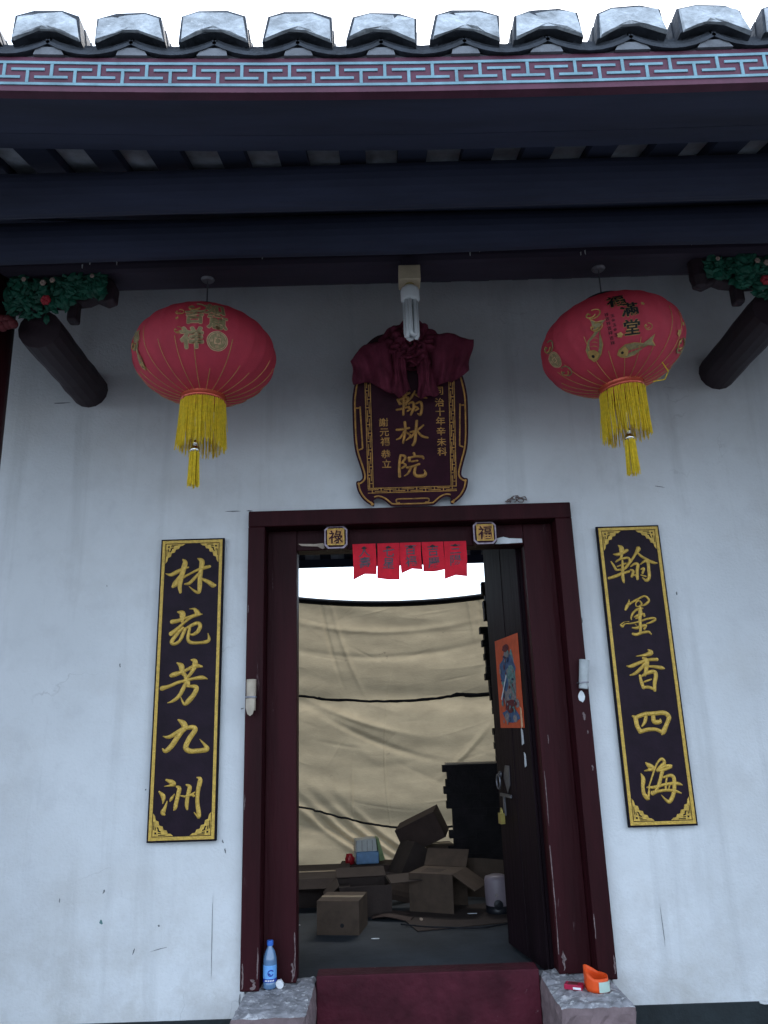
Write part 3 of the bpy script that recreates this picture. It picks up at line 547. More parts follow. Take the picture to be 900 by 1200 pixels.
# scuffed bare wood on the edges of the frame
for x0, z0, wd, ht, yy in [(-.722, .33, .008, .22, .0685), (-.735, .31, .014, .09, .0685), (-.985, .315, .012, .12, -.0515), (-.93, .31, .03, .05, -.0515), (-.905, .36, .006, .15, -.0515), (.719, .40, .006, .55, .0685), (.722, 1.05, .004, .3, .0685), (.74, .32, .02, .1, .0685),
                       (.985, .33, .010, .09, -.0515), (.90, .5, .005, .12, -.0515), (.95, 1.62, .022, .05, -.0515), (.965, 1.55, .01, .02, -.0515), (.972, 1.35, .008, .03, -.0515), (-.99, 1.2, .006, .08, -.0515), (-.99, 2.3, .005, .05, -.0515), (.76, 1.5, .004, .05, .0685)]:
    pts = [(x0+random.uniform(-.5, .2)*wd, z0+ht*k/9) for k in range(10)] + [(x0+wd*random.uniform(.3, 1)*math.sin(math.pi*(k+.5)/10)+.001, z0+ht*(9-k)/9) for k in range(10)]
    MB().prism(pts, yy, yy+.002).build('paint_chip', 'scuff', door_frame)
def leaf(sx, hx, hy, fx, fy):
    d = Vector((fx-hx, fy-hy, 0)); Ln = d.length; d.normalize(); nr = Vector((d.y, -d.x, 0))*sx
    A = Matrix((d, nr, Vector((0, 0, 1)))).transposed()
    T = lambda p: Vector((hx, hy, 0))+A @ p
    o = MB().b6(.05, Ln, .006, .04, .27, 2.90).xf(T).build('door_leaf', 'dark_leaf', gate)
    for i in range(4):
        MB().b6(max(.05, i*Ln/4+.0008), (i+1)*Ln/4-.0008, -.012+.002*(i % 2), .004, .275, 2.905).xf(T).build('plank', 'dark_leaf', o, bevel=.003)
    return o, T
leafR, TR = leaf(1, .70, .16, .565, .85)
leafL, TL = leaf(-1, -.72, .21, -.90, .87)
def on_leaf(mb): return mb.xf(TR)
LY = -.014                                            # proud of the planks
m = MB()
m.tube([(.62+.035*math.cos(t), LY-.02, 1.255+.045*math.sin(t)) for t in [2*math.pi*k/20 for k in range(21)]], .006, 6, False)
m.lathe([(0, 0), (.02, .0), (.02, .012), (0, .012)], (0, 0, 0), 12)
for i in range(len(m.v)-48, len(m.v)): p = m.v[i]; m.v[i] = (.62+p[0], LY-p[2], 1.30+p[1])
on_leaf(m).build('ring_handle', 'iron', leafR)
m = MB(); m.prism([(.44, 1.36), (.52, 1.36), (.56, 1.28), (.50, 1.19), (.45, 1.24)], LY-.004, LY); m.b6(.42, .62, LY-.016, LY-.005, 1.165, 1.185); m.b6(.55, .575, LY-.014, LY-.004, 1.05, 1.164)
on_leaf(m).build('hasp', 'iron', leafR)
m = MB(); m.b6(.545, .60, LY-.045, LY-.018, 1.0, 1.065); m.tube([(.573+.017*math.cos(t), LY-.03, 1.065+.03*math.sin(t)) for t in [math.pi*k/8 for k in range(9)]], .004, 6)
tag(on_leaf(m).build('padlock', 'brass'), 'small brass padlock hanging from the hasp of the open door leaf', 'padlock')
# door print
poster = thing('door_print', 'orange paper print with a blue and grey figure pasted on the dark door leaf', 'poster', tuple(TR(Vector((.33, LY, 1.59)))))
on_leaf(MB().prism([(.115, 2.172), (.555, 2.168), (.553, 1.596), (.118, 1.592)], LY-.002, LY)).build('paper', 'paper_orange', poster)
def blob(cx, cz, rx, rz, n=14, j=.25): return [(cx+rx*math.cos(2*math.pi*k/n)*random.uniform(1-j, 1+j*.5), cz+rz*math.sin(2*math.pi*k/n)*random.uniform(1-j, 1+j*.5)) for k in range(n)]
fig = [('p_teal', .25, 1.90, .035, .19, -.0032), ('p_blue', .335, 1.96, .13, .10, -.004), ('p_grey', .335, 1.84, .10, .13, -.005), ('p_blue', .40, 1.90, .05, .08, -.0056), ('p_teal', .27, 1.93, .05, .07, -.0058),
       ('p_grey', .335, 2.06, .035, .04, -.0062), ('p_dark', .335, 2.10, .05, .025, -.007), ('p_dark', .33, 1.73, .08, .045, -.0062), ('p_blue', .33, 1.67, .12, .05, -.005), ('p_grey', .40, 1.66, .03, .03, -.0066), ('p_grey', .25, 1.65, .03, .025, -.0068), ('p_grey', .20, 1.74, .03, .03, -.0052)]
for mt, a, b, c, d, e in fig:
    on_leaf(MB().prism(blob(a, b, c*1.35, d), LY+e, LY+e+.0006)).build('printed_figure', mt, poster)
for k in range(46):
    mt = random.choice(('p_grey', 'p_blue', 'p_teal', 'p_dark', 'p_grey', 'p_navy')); zz = random.uniform(1.63, 2.12); sp_ = .13 if zz < 2.0 else .05
    on_leaf(MB().prism(blob(.335+random.uniform(-sp_, sp_), zz, random.uniform(.008, .024), random.uniform(.006, .022), 7), LY-.0088-.0001*k, LY-.0084-.0001*k)).build('printed_figure', mt, poster)
on_leaf(MB().prism([(.33, 1.93), (.345, 1.93), (.47, 1.78), (.455, 1.77)], LY-.0146, LY-.014)).build('printed_figure', 'paper_white', poster)
on_leaf(MB().prism([(.33, 1.93), (.345, 1.93), (.22, 1.80), (.205, 1.81)], LY-.0156, LY-.015)).build('printed_figure', 'p_teal', poster)
for i, (a, b, c, d) in enumerate(((.125, 1.60, .03, .12), (.145, 1.50, .035, .09), (.13, 1.37, .03, .08))):
    tag(on_leaf(MB().prism([(a, b), (a+c, b-.01), (a+c-.004, b+d), (a+.004, b+d-.012)], LY-.003-.006*(i == 0), LY-.001-.006*(i == 0))).build('paper_scrap', 'paper_white' if i else 'lantern_pink'),
        ['pinkish paper strip overlapping the lower right edge of the orange print', 'white paper scrap stuck just below the orange print', 'small white paper scrap lower down on the dark door leaf'][i], 'paper', 'paper scraps stuck on the door leaf')

# ================================================================== couplet boards
def couplet(name, sx, chars, label):
    cx, cz, hw, hh = sx*1.338, 1.907, .194, .865; gx, gz = sx*1.351+(.015 if sx > 0 else -.010), 1.91
    t = thing(name, label, 'couplet board', (cx, -.03, cz-hh), 'couplet boards beside the doorway')
    MB().b6(cx-hw, cx+hw, -.034, -.016, cz-hh, cz+hh).build('board', 'board_edge', t, bevel=.003)
    MB().b6(cx-hw+.006, cx+hw-.006, -.037, -.033, cz-hh+.006, cz+hh-.006).build('panel', 'board', t)
    m = MB(); g = .011; wd = .018; a, b = hw-g, hh-g
    for q in ([(-a, -b), (a, -b), (a, -b+wd), (-a, -b+wd)], [(-a, b-wd), (a, b-wd), (a, b), (-a, b)], [(-a, -b+wd), (-a+wd, -b+wd), (-a+wd, b-wd), (-a, b-wd)], [(a-wd, -b+wd), (a, -b+wd), (a, b-wd), (a-wd, b-wd)]):
        m.prism([(cx+u, cz+v) for u, v in q], -.042, -.036)
    m.build('gold_border', 'gold', t, bevel=.0015)
    for ux in (-1, 1):
        for uz in (-1, 1):
            ox, oz = a-wd-.004, b-wd-.004
            pl = [(0, 0), (.115, 0), (.10, .012), (.085, .014), (.078, .030), (.060, .034), (.054, .052), (.036, .056), (.031, .078), (.015, .084), (.011, .105), (0, .12)]
            m = MB().mat(0).prism([(cx+ux*(ox-p), cz+uz*(oz-q)) for p, q in pl], -.041, -.0365)
            m.mat(1)
            for c_ in ([(.012, .012), (.022, .012), (.022, .022), (.012, .022)], [(.032, .004), (.075, .004), (.07, .008), (.034, .009)], [(.004, .034), (.008, .036), (.008, .074), (.004, .078)],
                       [(.03, .026), (.044, .021), (.047, .027), (.037, .031), (.033, .044), (.027, .05), (.022, .046), (.028, .039)], [(.03, .014), (.05, .012), (.046, .017), (.032, .019)], [(.013, .03), (.018, .032), (.018, .046), (.013, .05)]):
                m.prism([(cx+ux*(ox-p), cz+uz*(oz-q)) for p, q in c_], -.0418, -.0412)
            m.build('corner_ornament', ['gold', 'board_edge'], t)
    for ch in chars:
        m = MB()
        for s_ in STROKES[ch]:
            ribbon(m, [(gx+s_[i]/1000, gz+s_[i+1]/1000, s_[i+2]/1000) for i in range(0, len(s_), 3)], -.037, .006)
        m.build('character', 'gold', t, smooth=True)
    return t
couplet('couplet_board', -1, ['lin', 'yuan', 'fang', 'jiu', 'zhou'], 'dark board reading 林苑芳九洲 in gold, left of the doorway')
couplet('couplet_board', 1, ['han', 'mo', 'xiang', 'si', 'hai'], 'dark board reading 翰墨香四海 in gold, right of the doorway')

# ================================================================== plaque over the door
PX = .02
LA = R(20)                                             # the plaque leans forward
def lean(p):
    u = (p.z-2.95)*.885; n = p.y+.008
    return Vector((PX+(p.x-PX)*.965, -.014-u*math.sin(LA)+n*math.cos(LA), 2.95+u*math.cos(LA)+n*math.sin(LA)))
half = [(0, 4.14), (.16, 4.14), (.24, 4.10), (.30, 4.02), (.335, 3.92), (.335, 3.86), (.35, 3.80), (.366, 3.70), (.368, 3.58), (.367, 3.45), (.358, 3.34), (.335, 3.25), (.320, 3.19), (.318, 3.155), (.335, 3.135), (.356, 3.13), (.358, 3.10),
        (.345, 3.05), (.315, 3.00), (.275, 2.965), (.25, 2.952), (.246, 2.975), (.25, 2.995), (.232, 3.006), (.21, 3.006), (.18, 2.99), (.15, 2.962), (.12, 2.950), (0, 2.948)]
hs = spline(half, 3)
t = thing('name_plaque', 'shaped plum plaque with gold 翰林院 and key fret border above the door', 'plaque', (PX, -.03, 2.95))
outl = [(PX+a, b) for a, b in hs] + [(PX-a, b) for a, b in hs[::-1][1:-1]]
MB().prism(outl, -.05, -.008).xf(lean).build('board', 'plaque', t, bevel=.004)
m = MB()
for sx in (-1, 1):
    ins = []
    for i, (a, b) in enumerate(hs):
        p, q = hs[max(i-1, 0)], hs[min(i+1, len(hs)-1)]; d = Vector((q[0]-p[0], q[1]-p[1])).normalized()
        ins.append((PX+sx*(a+d.y*.017), b-d.x*.017, .0055))
    ribbon(m, ins[12:66:1], -.05, .004, False); ribbon(m, ins[68:], -.05, .004, False)
    for (x0, z0, x1, z1) in ((.33, 3.64, .315, 3.64), (.318, 3.65, .310, 3.36), (.310, 3.36, .335, 3.35), (.345, 3.64, .315, 3.64)):
        ribbon(m, [(PX+sx*x0, z0, .005), (PX+sx*x1, z1, .005)], -.05, .004, False)
    ribbon(m, [(PX+sx*.0, 3.00, .005), (PX+sx*.09, 3.00, .005), (PX+sx*.105, 2.99, .005), (PX+sx*.10, 2.975, .004), (PX+sx*.085, 2.975, .004), (PX+sx*.085, 2.965, .004)], -.05, .004, False)
m.xf(lean).build('gold_line', 'gold_old', t)
m = MB(); xl, xr, zb_, zt = PX-.285, PX+.285, 3.045, 4.02
fret(m, (xl, zb_), (xr, zb_), .038, .112, .0055, -.0545, -.0495); fret(m, (xl+.038, zb_+.04), (xl+.038, zt), .038, .112, .0055, -.0545, -.0495); fret(m, (xr, zb_+.04), (xr, zt), .038, .112, .0055, -.0545, -.0495)
m.xf(lean).build('key_fret', 'gold_old', t)
MB().b6(xl+.045, xr-.045, -.0525, -.0498, zb_+.045, 4.02).xf(lean).build('panel', 'plaque', t)
for ch in ('plq_han', 'plq_lin', 'plq_yuan'):
    m = MB()
    for s_ in STROKES[ch]:
        ribbon(m, [(.02+s_[i]/1000*1.1, 3.55+s_[i+1]/1000, s_[i+2]/1000*1.25) for i in range(0, len(s_), 3)], -.0525, .006)
    m.xf(lean).build('character', 'gold_old', t, smooth=True)
for s_, x_, zs in (('同治十年辛未科', .205, [3.742, 3.663, 3.598, 3.534, 3.464, 3.39, 3.323]), ('謝元福恭立', -.152, [3.537, 3.467, 3.403, 3.317, 3.250])):
    for i, ch in enumerate(s_):
        m = MB(); text_ch(m, ch, x_+(.002*i if x_ > 0 else .003*i), zs[i], -.0525, .062, .002); m.xf(lean).build('character', 'gold_old', t)

# ---- crimson cloth rosette and swags on the plaque
t = thing('cloth_rosette', 'faded crimson cloth rosette with draped swags over the top of the plaque', 'cloth', (.03, -.3, 3.6))
def ruffle(rad, y0, ph, k, amp, depth):
    def fn(u, v):
        th = 2*math.pi*u; r = rad*(.12+.88*v)*(1+.10*math.sin(k*th+ph)+.05*math.sin((2*k+1)*th+ph*2))
        return (.035+r*math.cos(th), y0-depth*(1-v*v)*.5-amp*v*math.sin(k*1.7*th+ph*3)-.02*math.sin(9*v+ph+2*th), 4.045+r*.92*math.sin(th))
    return fn
m = MB()
for rad, y0, ph, k, amp, dep in ((.19, -.085, .3, 5, .03, .03), (.165, -.12, 1.1, 6, .035, .05), (.135, -.155, 2.0, 5, .035, .06), (.10, -.185, 2.9, 4, .03, .06), (.06, -.21, .9, 3, .02, .05)): m.grid(60, 12, ruffle(rad, y0, ph, k, amp, dep))
m.xf(lean).build('rosette', 'cloth', t, smooth=True, solid=.003)
def swag(pts_top, pts_bot, k, ph, amp, dpt):
    def fn(u, v):
        i = u*(len(pts_top)-1); j = min(int(i), len(pts_top)-2); f_ = i-j
        a = Vector(pts_top[j]).lerp(Vector(pts_top[j+1]), f_); b = Vector(pts_bot[j]).lerp(Vector(pts_bot[j+1]), f_)
        p = a.lerp(b, v); fold = math.sin(k*u*6.28+ph+1.2*math.sin(3*v))
        return (p.x+.006*math.sin(7*v+ph+5*u), p.y-dpt*math.sin(math.pi*min(1, u*1.05+.02))*math.sin(math.pi*(.25+.6*v))-amp*(.35+.65*v)*(fold+.4*math.sin(2.7*k*u*6.28+ph+4*v)), p.z+.008*math.sin(11*u+ph))
    return fn
def swagpart(name, *a): MB().grid(44, 16, swag(*a)).xf(lean).build(name, 'cloth', t, smooth=True, solid=.003)
swagpart('swag', [(.0, -.10, 4.12), (-.14, -.10, 4.09), (-.26, -.09, 4.05), (-.345, -.07, 3.97)], [(.0, -.10, 3.83), (-.10, -.09, 3.73), (-.22, -.08, 3.80), (-.335, -.065, 3.81)], 2.6, .4, .030, .07)
swagpart('swag', [(.06, -.10, 4.12), (.19, -.10, 4.12), (.31, -.09, 4.11), (.43, -.07, 4.085)], [(.06, -.10, 3.85), (.19, -.09, 3.78), (.29, -.08, 3.79), (.395, -.065, 3.88)], 2.2, 1.2, .030, .07)
swagpart('ribbon_tail', [(-.02, -.15, 3.99), (-.05, -.15, 4.0), (-.08, -.14, 4.02)], [(.02, -.11, 3.745), (-.05, -.125, 3.70), (-.13, -.11, 3.75)], 1.5, .2, .024, .03)
swagpart('ribbon_tail', [(.09, -.15, 4.02), (.11, -.15, 4.01), (.13, -.14, 4.02)], [(.06, -.12, 3.70), (.13, -.135, 3.69), (.20, -.12, 3.715)], 1.4, 2.2, .026, .03)

# ================================================================== lanterns
def lantern(cx, cz, tilt, label, prints):
    cy, a, b = -.75, .393, .258
    t = thing('red_lantern', label, 'lantern', (cx, cy, cz-.62), 'red lanterns hanging from the eave beam')
    ca, sa = math.cos(tilt), math.sin(tilt)
    W = lambda p: Vector((cx+p.x*ca-p.z*sa, cy+p.y, cz+p.x*sa+p.z*ca))
    NR = 24
    def surf(lon, lat, off=0):
        puck = 1-.020*abs(math.cos(lon*NR/2))**.5*math.cos(lat)
        return Vector((math.sin(lon)*(a*puck+off)*math.cos(lat), -math.cos(lon)*(a*puck+off)*math.cos(lat), (b+off)*math.sin(lat)))
    m = MB().grid(NR*6+1, 29, lambda u, v: surf(2*math.pi*u, R(-73+146*v))); m.xf(W).build('shade', 'lantern', t, smooth=True)
    m = MB()
    for k in range(NR):
        lon = 2*math.pi*(k+.5)/NR-.05; top = random.choice((-48, -38, -30, -15, 8, -40))
        pts = [surf(lon, R(-73+(top+73)*i/10), .0035) for i in range(11)]; m.tube(pts, .0016, 4)
    m.xf(W).build('gold_rib', 'lantern_gold', t)
    c0 = b*math.sin(R(-73)); rc = a*math.cos(R(73))
    m = MB().lathe([(rc+.004, c0+.012), (rc+.010, c0), (rc+.004, c0-.008), (rc+.010, c0-.018), (rc+.010, c0-.035), (rc-.004, c0-.037), (rc-.006, c0)], (0, 0, 0), 36); m.xf(W).build('collar', 'collar', t, smooth=True)
    m = MB().lathe([(rc+.004, -c0-.012), (rc+.010, -c0), (rc+.006, -c0+.03), (rc-.02, -c0+.034), (rc-.02, -c0)], (0, 0, 0), 36); m.xf(W).build('top_cap', 'black_plastic', t, smooth=True)
    m = MB()                                          # fringe threads hang plumb from the collar
    for i in range(230):
        th = 2*math.pi*i/230+random.uniform(-.02, .02); rr = rc+.004+random.uniform(-.006, .004)
        p0 = W(Vector((rr*math.cos(th), rr*math.sin(th), c0-.03))); Ln = random.uniform(.24, .285) if random.random() < .93 else random.uniform(.14, .22)
        dx, dy = random.gauss(0, .006), random.gauss(0, .006); fl = .004
        m.tube([p0, p0+Vector((dx*.4+fl*.5*math.cos(th), dy*.4+fl*.5*math.sin(th), -Ln*.5)), p0+Vector((dx+fl*math.cos(th), dy+fl*math.sin(th), -Ln))], [.0024, .0023, .0017], 4, False)
    m.build('fringe', 'fringe', t, kind='stuff')
    base = W(Vector((-.03 if tilt == 0 else .0, -.02, c0-.03))); zz = base.z-.255
    m = MB().tube([base+Vector((0, 0, .03)), (base.x, base.y, zz)], .003, 5)
    m.lathe([(0, .03), (.009, .027), (.012, .014), (.009, .0), (0, -.002)], (base.x, base.y, zz), 12); m.lathe([(0, 0), (.016, -.004), (.026, -.02), (.028, -.038), (0, -.04)], (base.x, base.y, zz), 14)
    m.build('tassel_bead', 'chrome', t, smooth=True)
    m = MB()
    for i in range(70):
        th = random.uniform(0, 6.28); rr = .027*math.sqrt(random.uniform(.3, 1)); p0 = Vector((base.x+rr*math.cos(th), base.y+rr*math.sin(th), zz-.03)); Ln = random.uniform(.185, .205)
        m.tube([p0, p0+Vector((random.gauss(0, .004)+.006*math.cos(th), random.gauss(0, .004)+.006*math.sin(th), -Ln))], [.0024, .0018], 4, False)
    m.build('tassel', 'fringe', t, kind='stuff')
    top = W(Vector((0, 0, -c0)))
    m = MB().tube([top, top+Vector((0, 0, .05)), (top.x, top.y, 4.12)], .004, 6); m.lathe([(.0, 0), (.03, 0), (.04, .012), (0, .014)], (top.x, top.y, 4.108), 14); m.build('hanging_wire', 'iron', t)
    # printing
    for kind, lon, lat, s_, arg in prints:
        lo0, la0 = R(lon), R(lat); m = MB()
        def S(u, v, off=.006): return surf(lo0+u/(a*max(.3, math.cos(la0))), la0+v/(.5*(a+b)*.92), off)
        mats = ['lantern_olive', 'lantern_pink', 'ink', 'lantern_gold']
        if kind == 'char':
            m.mat(1)
            for du, dv in [(.0055*math.cos(k*.785), .0055*math.sin(k*.785)) for k in range(8)]: text(m, arg, lambda x, y, du=du, dv=dv: S(x+du, y+dv, .0045), s_)
            m.mat(0)
            for du, dv in ((-.0022, -.0015), (.0022, -.0015), (0, .0022), (0, 0)): text(m, arg, lambda x, y, du=du, dv=dv: S(x+du, y+dv, .0065+.0002*(du > 0)+.0004*(dv > 0)), s_)
        elif kind == 'ink':
            m.mat(3)
            for du, dv in ((-.003, 0), (.003, 0), (0, .003), (0, -.003)): text(m, arg, lambda x, y, du=du, dv=dv: S(x+du, y+dv, .0045), s_)
            m.mat(2)
            for du in (-.0015, .0015): text(m, arg, lambda x, y, du=du: S(x+du, y, .0065+.0003*(du > 0)), s_)
        elif kind == 'inktiny':
            m.mat(2); text(m, arg, lambda x, y: S(x, y, .005), s_)
        elif kind == 'coin':
            n = 28
            for r0, r1, mt, off in ((.0, 1.0, 1, .0045), (0, .93, 0, .0055), (.78, .83, 1, .0065)):
                m.mat(mt); m.add([S(s_*r*math.cos(2*math.pi*k/n), s_*r*math.sin(2*math.pi*k/n), off) for r in (r0, r1) for k in range(n)], [(k, (k+1) % n, n+(k+1) % n, n+k) for k in range(n)])
            for q, mt, off in ((.30, 1, .007), (.20, 0, .0078)):
                m.mat(mt); m.add([S(s_*q*x, s_*q*y, off) for x, y in ((-1, -1), (1, -1), (1, 1), (-1, 1))], [(0, 1, 2, 3)])
            for du, dv in ((0, .55), (0, -.55), (.55, 0), (-.55, 0)):
                m.mat(1); text(m, '田' if du == 0 else '日', lambda x, y, du=du, dv=dv: S(x+du*s_, y+dv*s_, .007), s_*.3)
        elif kind == 'fish':
            fl, rot = arg; cr_, sr_ = math.cos(rot), math.sin(rot)
            Q = lambda u, v, off: S(s_*(fl*u*cr_-v*sr_), s_*(fl*u*sr_+v*cr_), off)
            def poly(ps, mt, off):
                tri = tessellate_polygon([[Vector((p[0], p[1], 0)) for p in ps]]); m.mat(mt); m.add([Q(p[0], p[1], off) for p in ps], tri)
            body = [(-1, .05), (-.8, .3), (-.4, .42), (.1, .34), (.55, .12), (.8, .25), (1.25, .5), (1.1, .15), (1.3, -.2), (.85, -.05), (.5, -.15), (0, -.38), (-.5, -.36), (-.85, -.18)]
            poly([(x*1.06, y*1.12) for x, y in body], 3, .0045); poly(body, 0, .0055)
            poly([(-1, .05), (-.8, .28), (-.45, .36), (-.35, 0), (-.5, -.3), (-.85, -.16)], 3, .0065)
            poly([(-.72+.09*math.cos(k), .06+.09*math.sin(k)) for k in [i*.785 for i in range(8)]], 2, .0075)
            for q in range(3): poly([(-.2+q*.22, .25-.05*q), (-.12+q*.22, .0), (-.2+q*.22, -.25+.05*q), (-.16+q*.22, 0)], 3, .0065)
        elif kind == 'swirl':
            for k in range(3):
                pts = [S(s_*((.2+.28*k)*math.cos(tt+k*2)+.25*k), s_*((.15+.22*k)*math.sin(tt+k*2)), .006) for tt in [i*.4 for i in range(11)]]
                m.mat(k % 2*3 if arg == 0 else 3); m.tube(pts, s_*.07, 4)
        elif kind == 'flower':
            m.mat(3)
            for k in range(5):
                c_ = k*1.2566; m.add([S(0, 0, .006)]+[S(s_*(.6*math.cos(c_)+.38*math.cos(q)), s_*(.6*math.sin(c_)+.38*math.sin(q)), .006) for q in [i*.785 for i in range(8)]], [(0, 1+i, 1+(i+1) % 8) for i in range(8)])
        m.xf(W).build('printed_motif', mats, t)
    return t
lantern(-1.132, 3.63, 0.0, 'red lantern with gold 吉祥如意 and a coin, left of the plaque, hanging level', [
    ('char', 5, 7, .105, '吉'), ('char', 3, -18, .12, '祥'), ('char', 20, 21, .105, '如'), ('char', 22, 3, .11, '意'), ('coin', 23, -20, .055, 0),
    ('flower', -8, 4, .010, 0), ('swirl', -9, 13, .03, 1), ('swirl', -9, -10, .03, 1), ('swirl', 2, 20, .06, 0), ('fish', -55, -24, .065, (1, 1.2)), ('char', -52, 0, .07, '福'), ('swirl', -60, -6, .06, 0),
    ('fish', 150, -10, .09, (1, .3)), ('char', 180, 0, .12, '福')])
lantern(1.136, 3.625, R(5.5), 'red lantern with black 福滿堂 and two gold fish, right of the plaque, hanging tilted', [
    ('ink', -11, 16, .095, '福'), ('ink', -3, 1, .095, '滿'), ('ink', -3, -19, .09, '堂'), ('fish', -34, -26, .10, (1, 1.1)), ('fish', -1, -41, .085, (1, .25)), ('coin', -76, -19, .05, 0),
    ('swirl', -33, 6, .05, 1), ('swirl', -32, -10, .04, 1), ('flower', -13, -25, .016, 0), ('flower', 8, 6, .012, 0), ('swirl', 8, -20, .03, 1), ('swirl', 55, -28, .07, 0), ('flower', 47, -20, .02, 0), ('flower', 52, -8, .014, 0), ('swirl', -80, -2, .06, 0), ('swirl', -80, -36, .05, 0),
    *[('inktiny', -20, 0-5.2*i, .022, '吉' if i % 2 else '祥') for i in range(7)], *[('inktiny', -16, -3-5.2*i, .020, '金' if i % 2 else '玉') for i in range(5)], ('fish', 150, -10, .09, (1, .3))])
m = MB().tube([(1.33, -.90, 3.47), (1.36, -.92, 3.38), (1.33, -.93, 3.33), (1.27, -.93, 3.32)], .003, 5)
tag(m.build('loose_thread', 'fringe'), 'loose yellow thread dangling below the tilted right lantern', 'thread')

# ---- lamp on the beam
t = thing('fluorescent_lamp', 'unlit white compact fluorescent bulb under a cream holder on the beam', 'lamp', (.02, -.85, 3.66))
MB().b6(-.042, .078, -.91, -.80, 3.985, 4.075).build('holder_block', 'cream', t, bevel=.005); MB().b6(-.02, .05, -.90, -.83, 4.076, 4.13).build('stem', 'beam_wood', t)
m = MB().lathe([(.0, .03), (.03, .03), (.034, .02), (.048, .012), (.052, .0), (.052, -.055), (.046, -.066), (0, -.066)], (.018, -.85, 3.945), 24); m.build('ballast', 'bulb_base', t, smooth=True)
m = MB().lathe([(.0, .0), (.026, .0), (.026, -.022), (.0, -.022)], (.018, -.85, 3.99), 16); m.build('screw_cap', 'brass', t, smooth=True)
for k in range(4):
    a = k*math.pi/2+.35; c = Vector((.018+.028*math.cos(a), -.85+.028*math.sin(a), 0)); tg = Vector((-math.sin(a), math.cos(a), 0))*.0145
    pts = [c-tg+Vector((0, 0, 3.885)), c-tg+Vector((0, 0, 3.685)), c-tg*.7+Vector((0, 0, 3.668)), c+tg*.0+Vector((0, 0, 3.662)), c+tg*.7+Vector((0, 0, 3.668)), c+tg+Vector((0, 0, 3.685)), c+tg+Vector((0, 0, 3.885))]
    MB().tube(pts, .0125, 10).build('tube', 'bulb', t, smooth=True)

# ---- hanging red paper slips
sl = [(-.362, -.218, 2.50, 2.53), (-.207, -.069, 2.505, 2.495), (-.066, .066, 2.53, 2.555), (.070, .205, 2.54, 2.55), (.209, .348, 2.49, 2.50)]
tx = ['人壽', '七星', '百福', '吉慶', '三陽']
names = ['leftmost', 'second from left', 'middle', 'second from right', 'rightmost']
for i, (x0, x1, zl, zr) in enumerate(sl):
    t = thing('paper_slip', 'red paper slip with dark writing under the lintel, %s of five' % names[i], 'paper slip', ((x0+x1)/2, .05, min(zl, zr)), 'red paper slips under the lintel')
    mid = (zl+zr)/2+(.018 if i in (0, 2, 4) else -.006)
    def fn(u, v, i=i, x0=x0, x1=x1, zl=zl, zr=zr, mid=mid):
        bot = zl*(1-2*u)+mid*2*u if u < .5 else mid*(2-2*u)+zr*(2*u-1)
        return (x0+(x1-x0)*u+.006*math.sin(i*2+3*v)*v, .052-.010*math.sin(3*u+i)*v-.006*v, 2.728+(bot-2.728)*v)
    MB().grid(9, 9, fn).build('paper', 'paper_red', t, smooth=True)
    for j, ch in enumerate(tx[i]):
        m = MB(); s_ = .075; cx_, cz_ = (x0+x1)/2, 2.675-.075*j
        text(m, ch, lambda a, b: Vector(fn((cx_+a-x0)/(x1-x0), min(1, (2.728-cz_-b)/(2.728-(zl+zr)/2))))+Vector((0, -.0025, 0)), s_); m.build('writing', 'ink_grey', t)
    m = MB(); cx_ = (x0+x1)/2; m.prism([(cx_+p, 2.728-.03+q) for p, q in ((-.018, 0), (0, .012), (.018, 0), (.01, -.004), (-.01, -.004))], .043, .045)
    m.build('writing', 'ink', t)
# torn paper on the lintel edge
m = MB().prism([(.51, 2.715), (.52, 2.735), (.585, 2.748), (.62, 2.738), (.70, 2.733), (.702, 2.708), (.60, 2.704), (.50, 2.704)], .058, .066)
tag(m.build('paper_scrap', 'paper_white'), 'torn white paper stuck to the lintel right of the gold stud', 'paper')
m = MB().prism([(-.70, 2.742), (-.60, 2.738), (-.545, 2.742), (-.53, 2.712), (-.55, 2.705), (-.58, 2.722), (-.68, 2.728)], .058, .066)
tag(m.build('paper_scrap', 'paper_tan'), 'torn tan paper stuck to the lintel left of the gold stud', 'paper')
# rusty wire on top of the frame
m = MB()
for k in range(5): m.tube([(.615+.022*k+(.012+.005*k)*math.cos(tt+k)+.008*math.sin(2.3*tt), -.03-.012*math.sin(2*tt+k), 2.944+.012*(k % 3)+(.012+.003*k)*abs(math.sin(.8*tt+k))) for tt in [i*.55 for i in range(12)]], .0032, 5)
tag(m.build('wire_hook', 'rust'), 'twisted rusty wire lying on top of the door frame', 'wire')
# incense tubes
t = thing('incense_tube', 'yellowed incense tube fixed to the left side of the door frame', 'incense tube', (-.955, -.075, 1.73), 'incense tubes on the door frame')
m = MB().lathe([(.026, .0), (.028, .12), (.028, .175), (.024, .175), (.024, .03), (0, .03)], (-.957, -.078, 1.735), 16); m.build('tube', 'bamboo', t, smooth=True)
m = MB().prism([(-.982, 1.80), (-.932, 1.80), (-.932, 1.75), (-.942, 1.715), (-.957, 1.705), (-.972, 1.715), (-.982, 1.75)], -.11, -.104); m.build('bracket', 'bamboo', t); MB().b6(-.987, -.927, -.108, -.05, 1.805, 1.815).build('clip', 'iron', t)
t = thing('incense_tube', 'grey incense tube leaning out on the right side of the door frame', 'incense tube', (.965, -.075, 1.74), 'incense tubes on the door frame')
tl = lambda p: Vector((.958+(p.x*math.cos(.13)+p.z*math.sin(.13)), -.08+p.y, 1.80+p.z*math.cos(.13)-p.x*math.sin(.13)))
MB().lathe([(.026, .0), (.028, .10), (.029, .165), (.025, .165), (.024, .02), (0, .02)], (0, 0, 0), 16).xf(tl).build('tube', 'grey_tube', t, smooth=True)
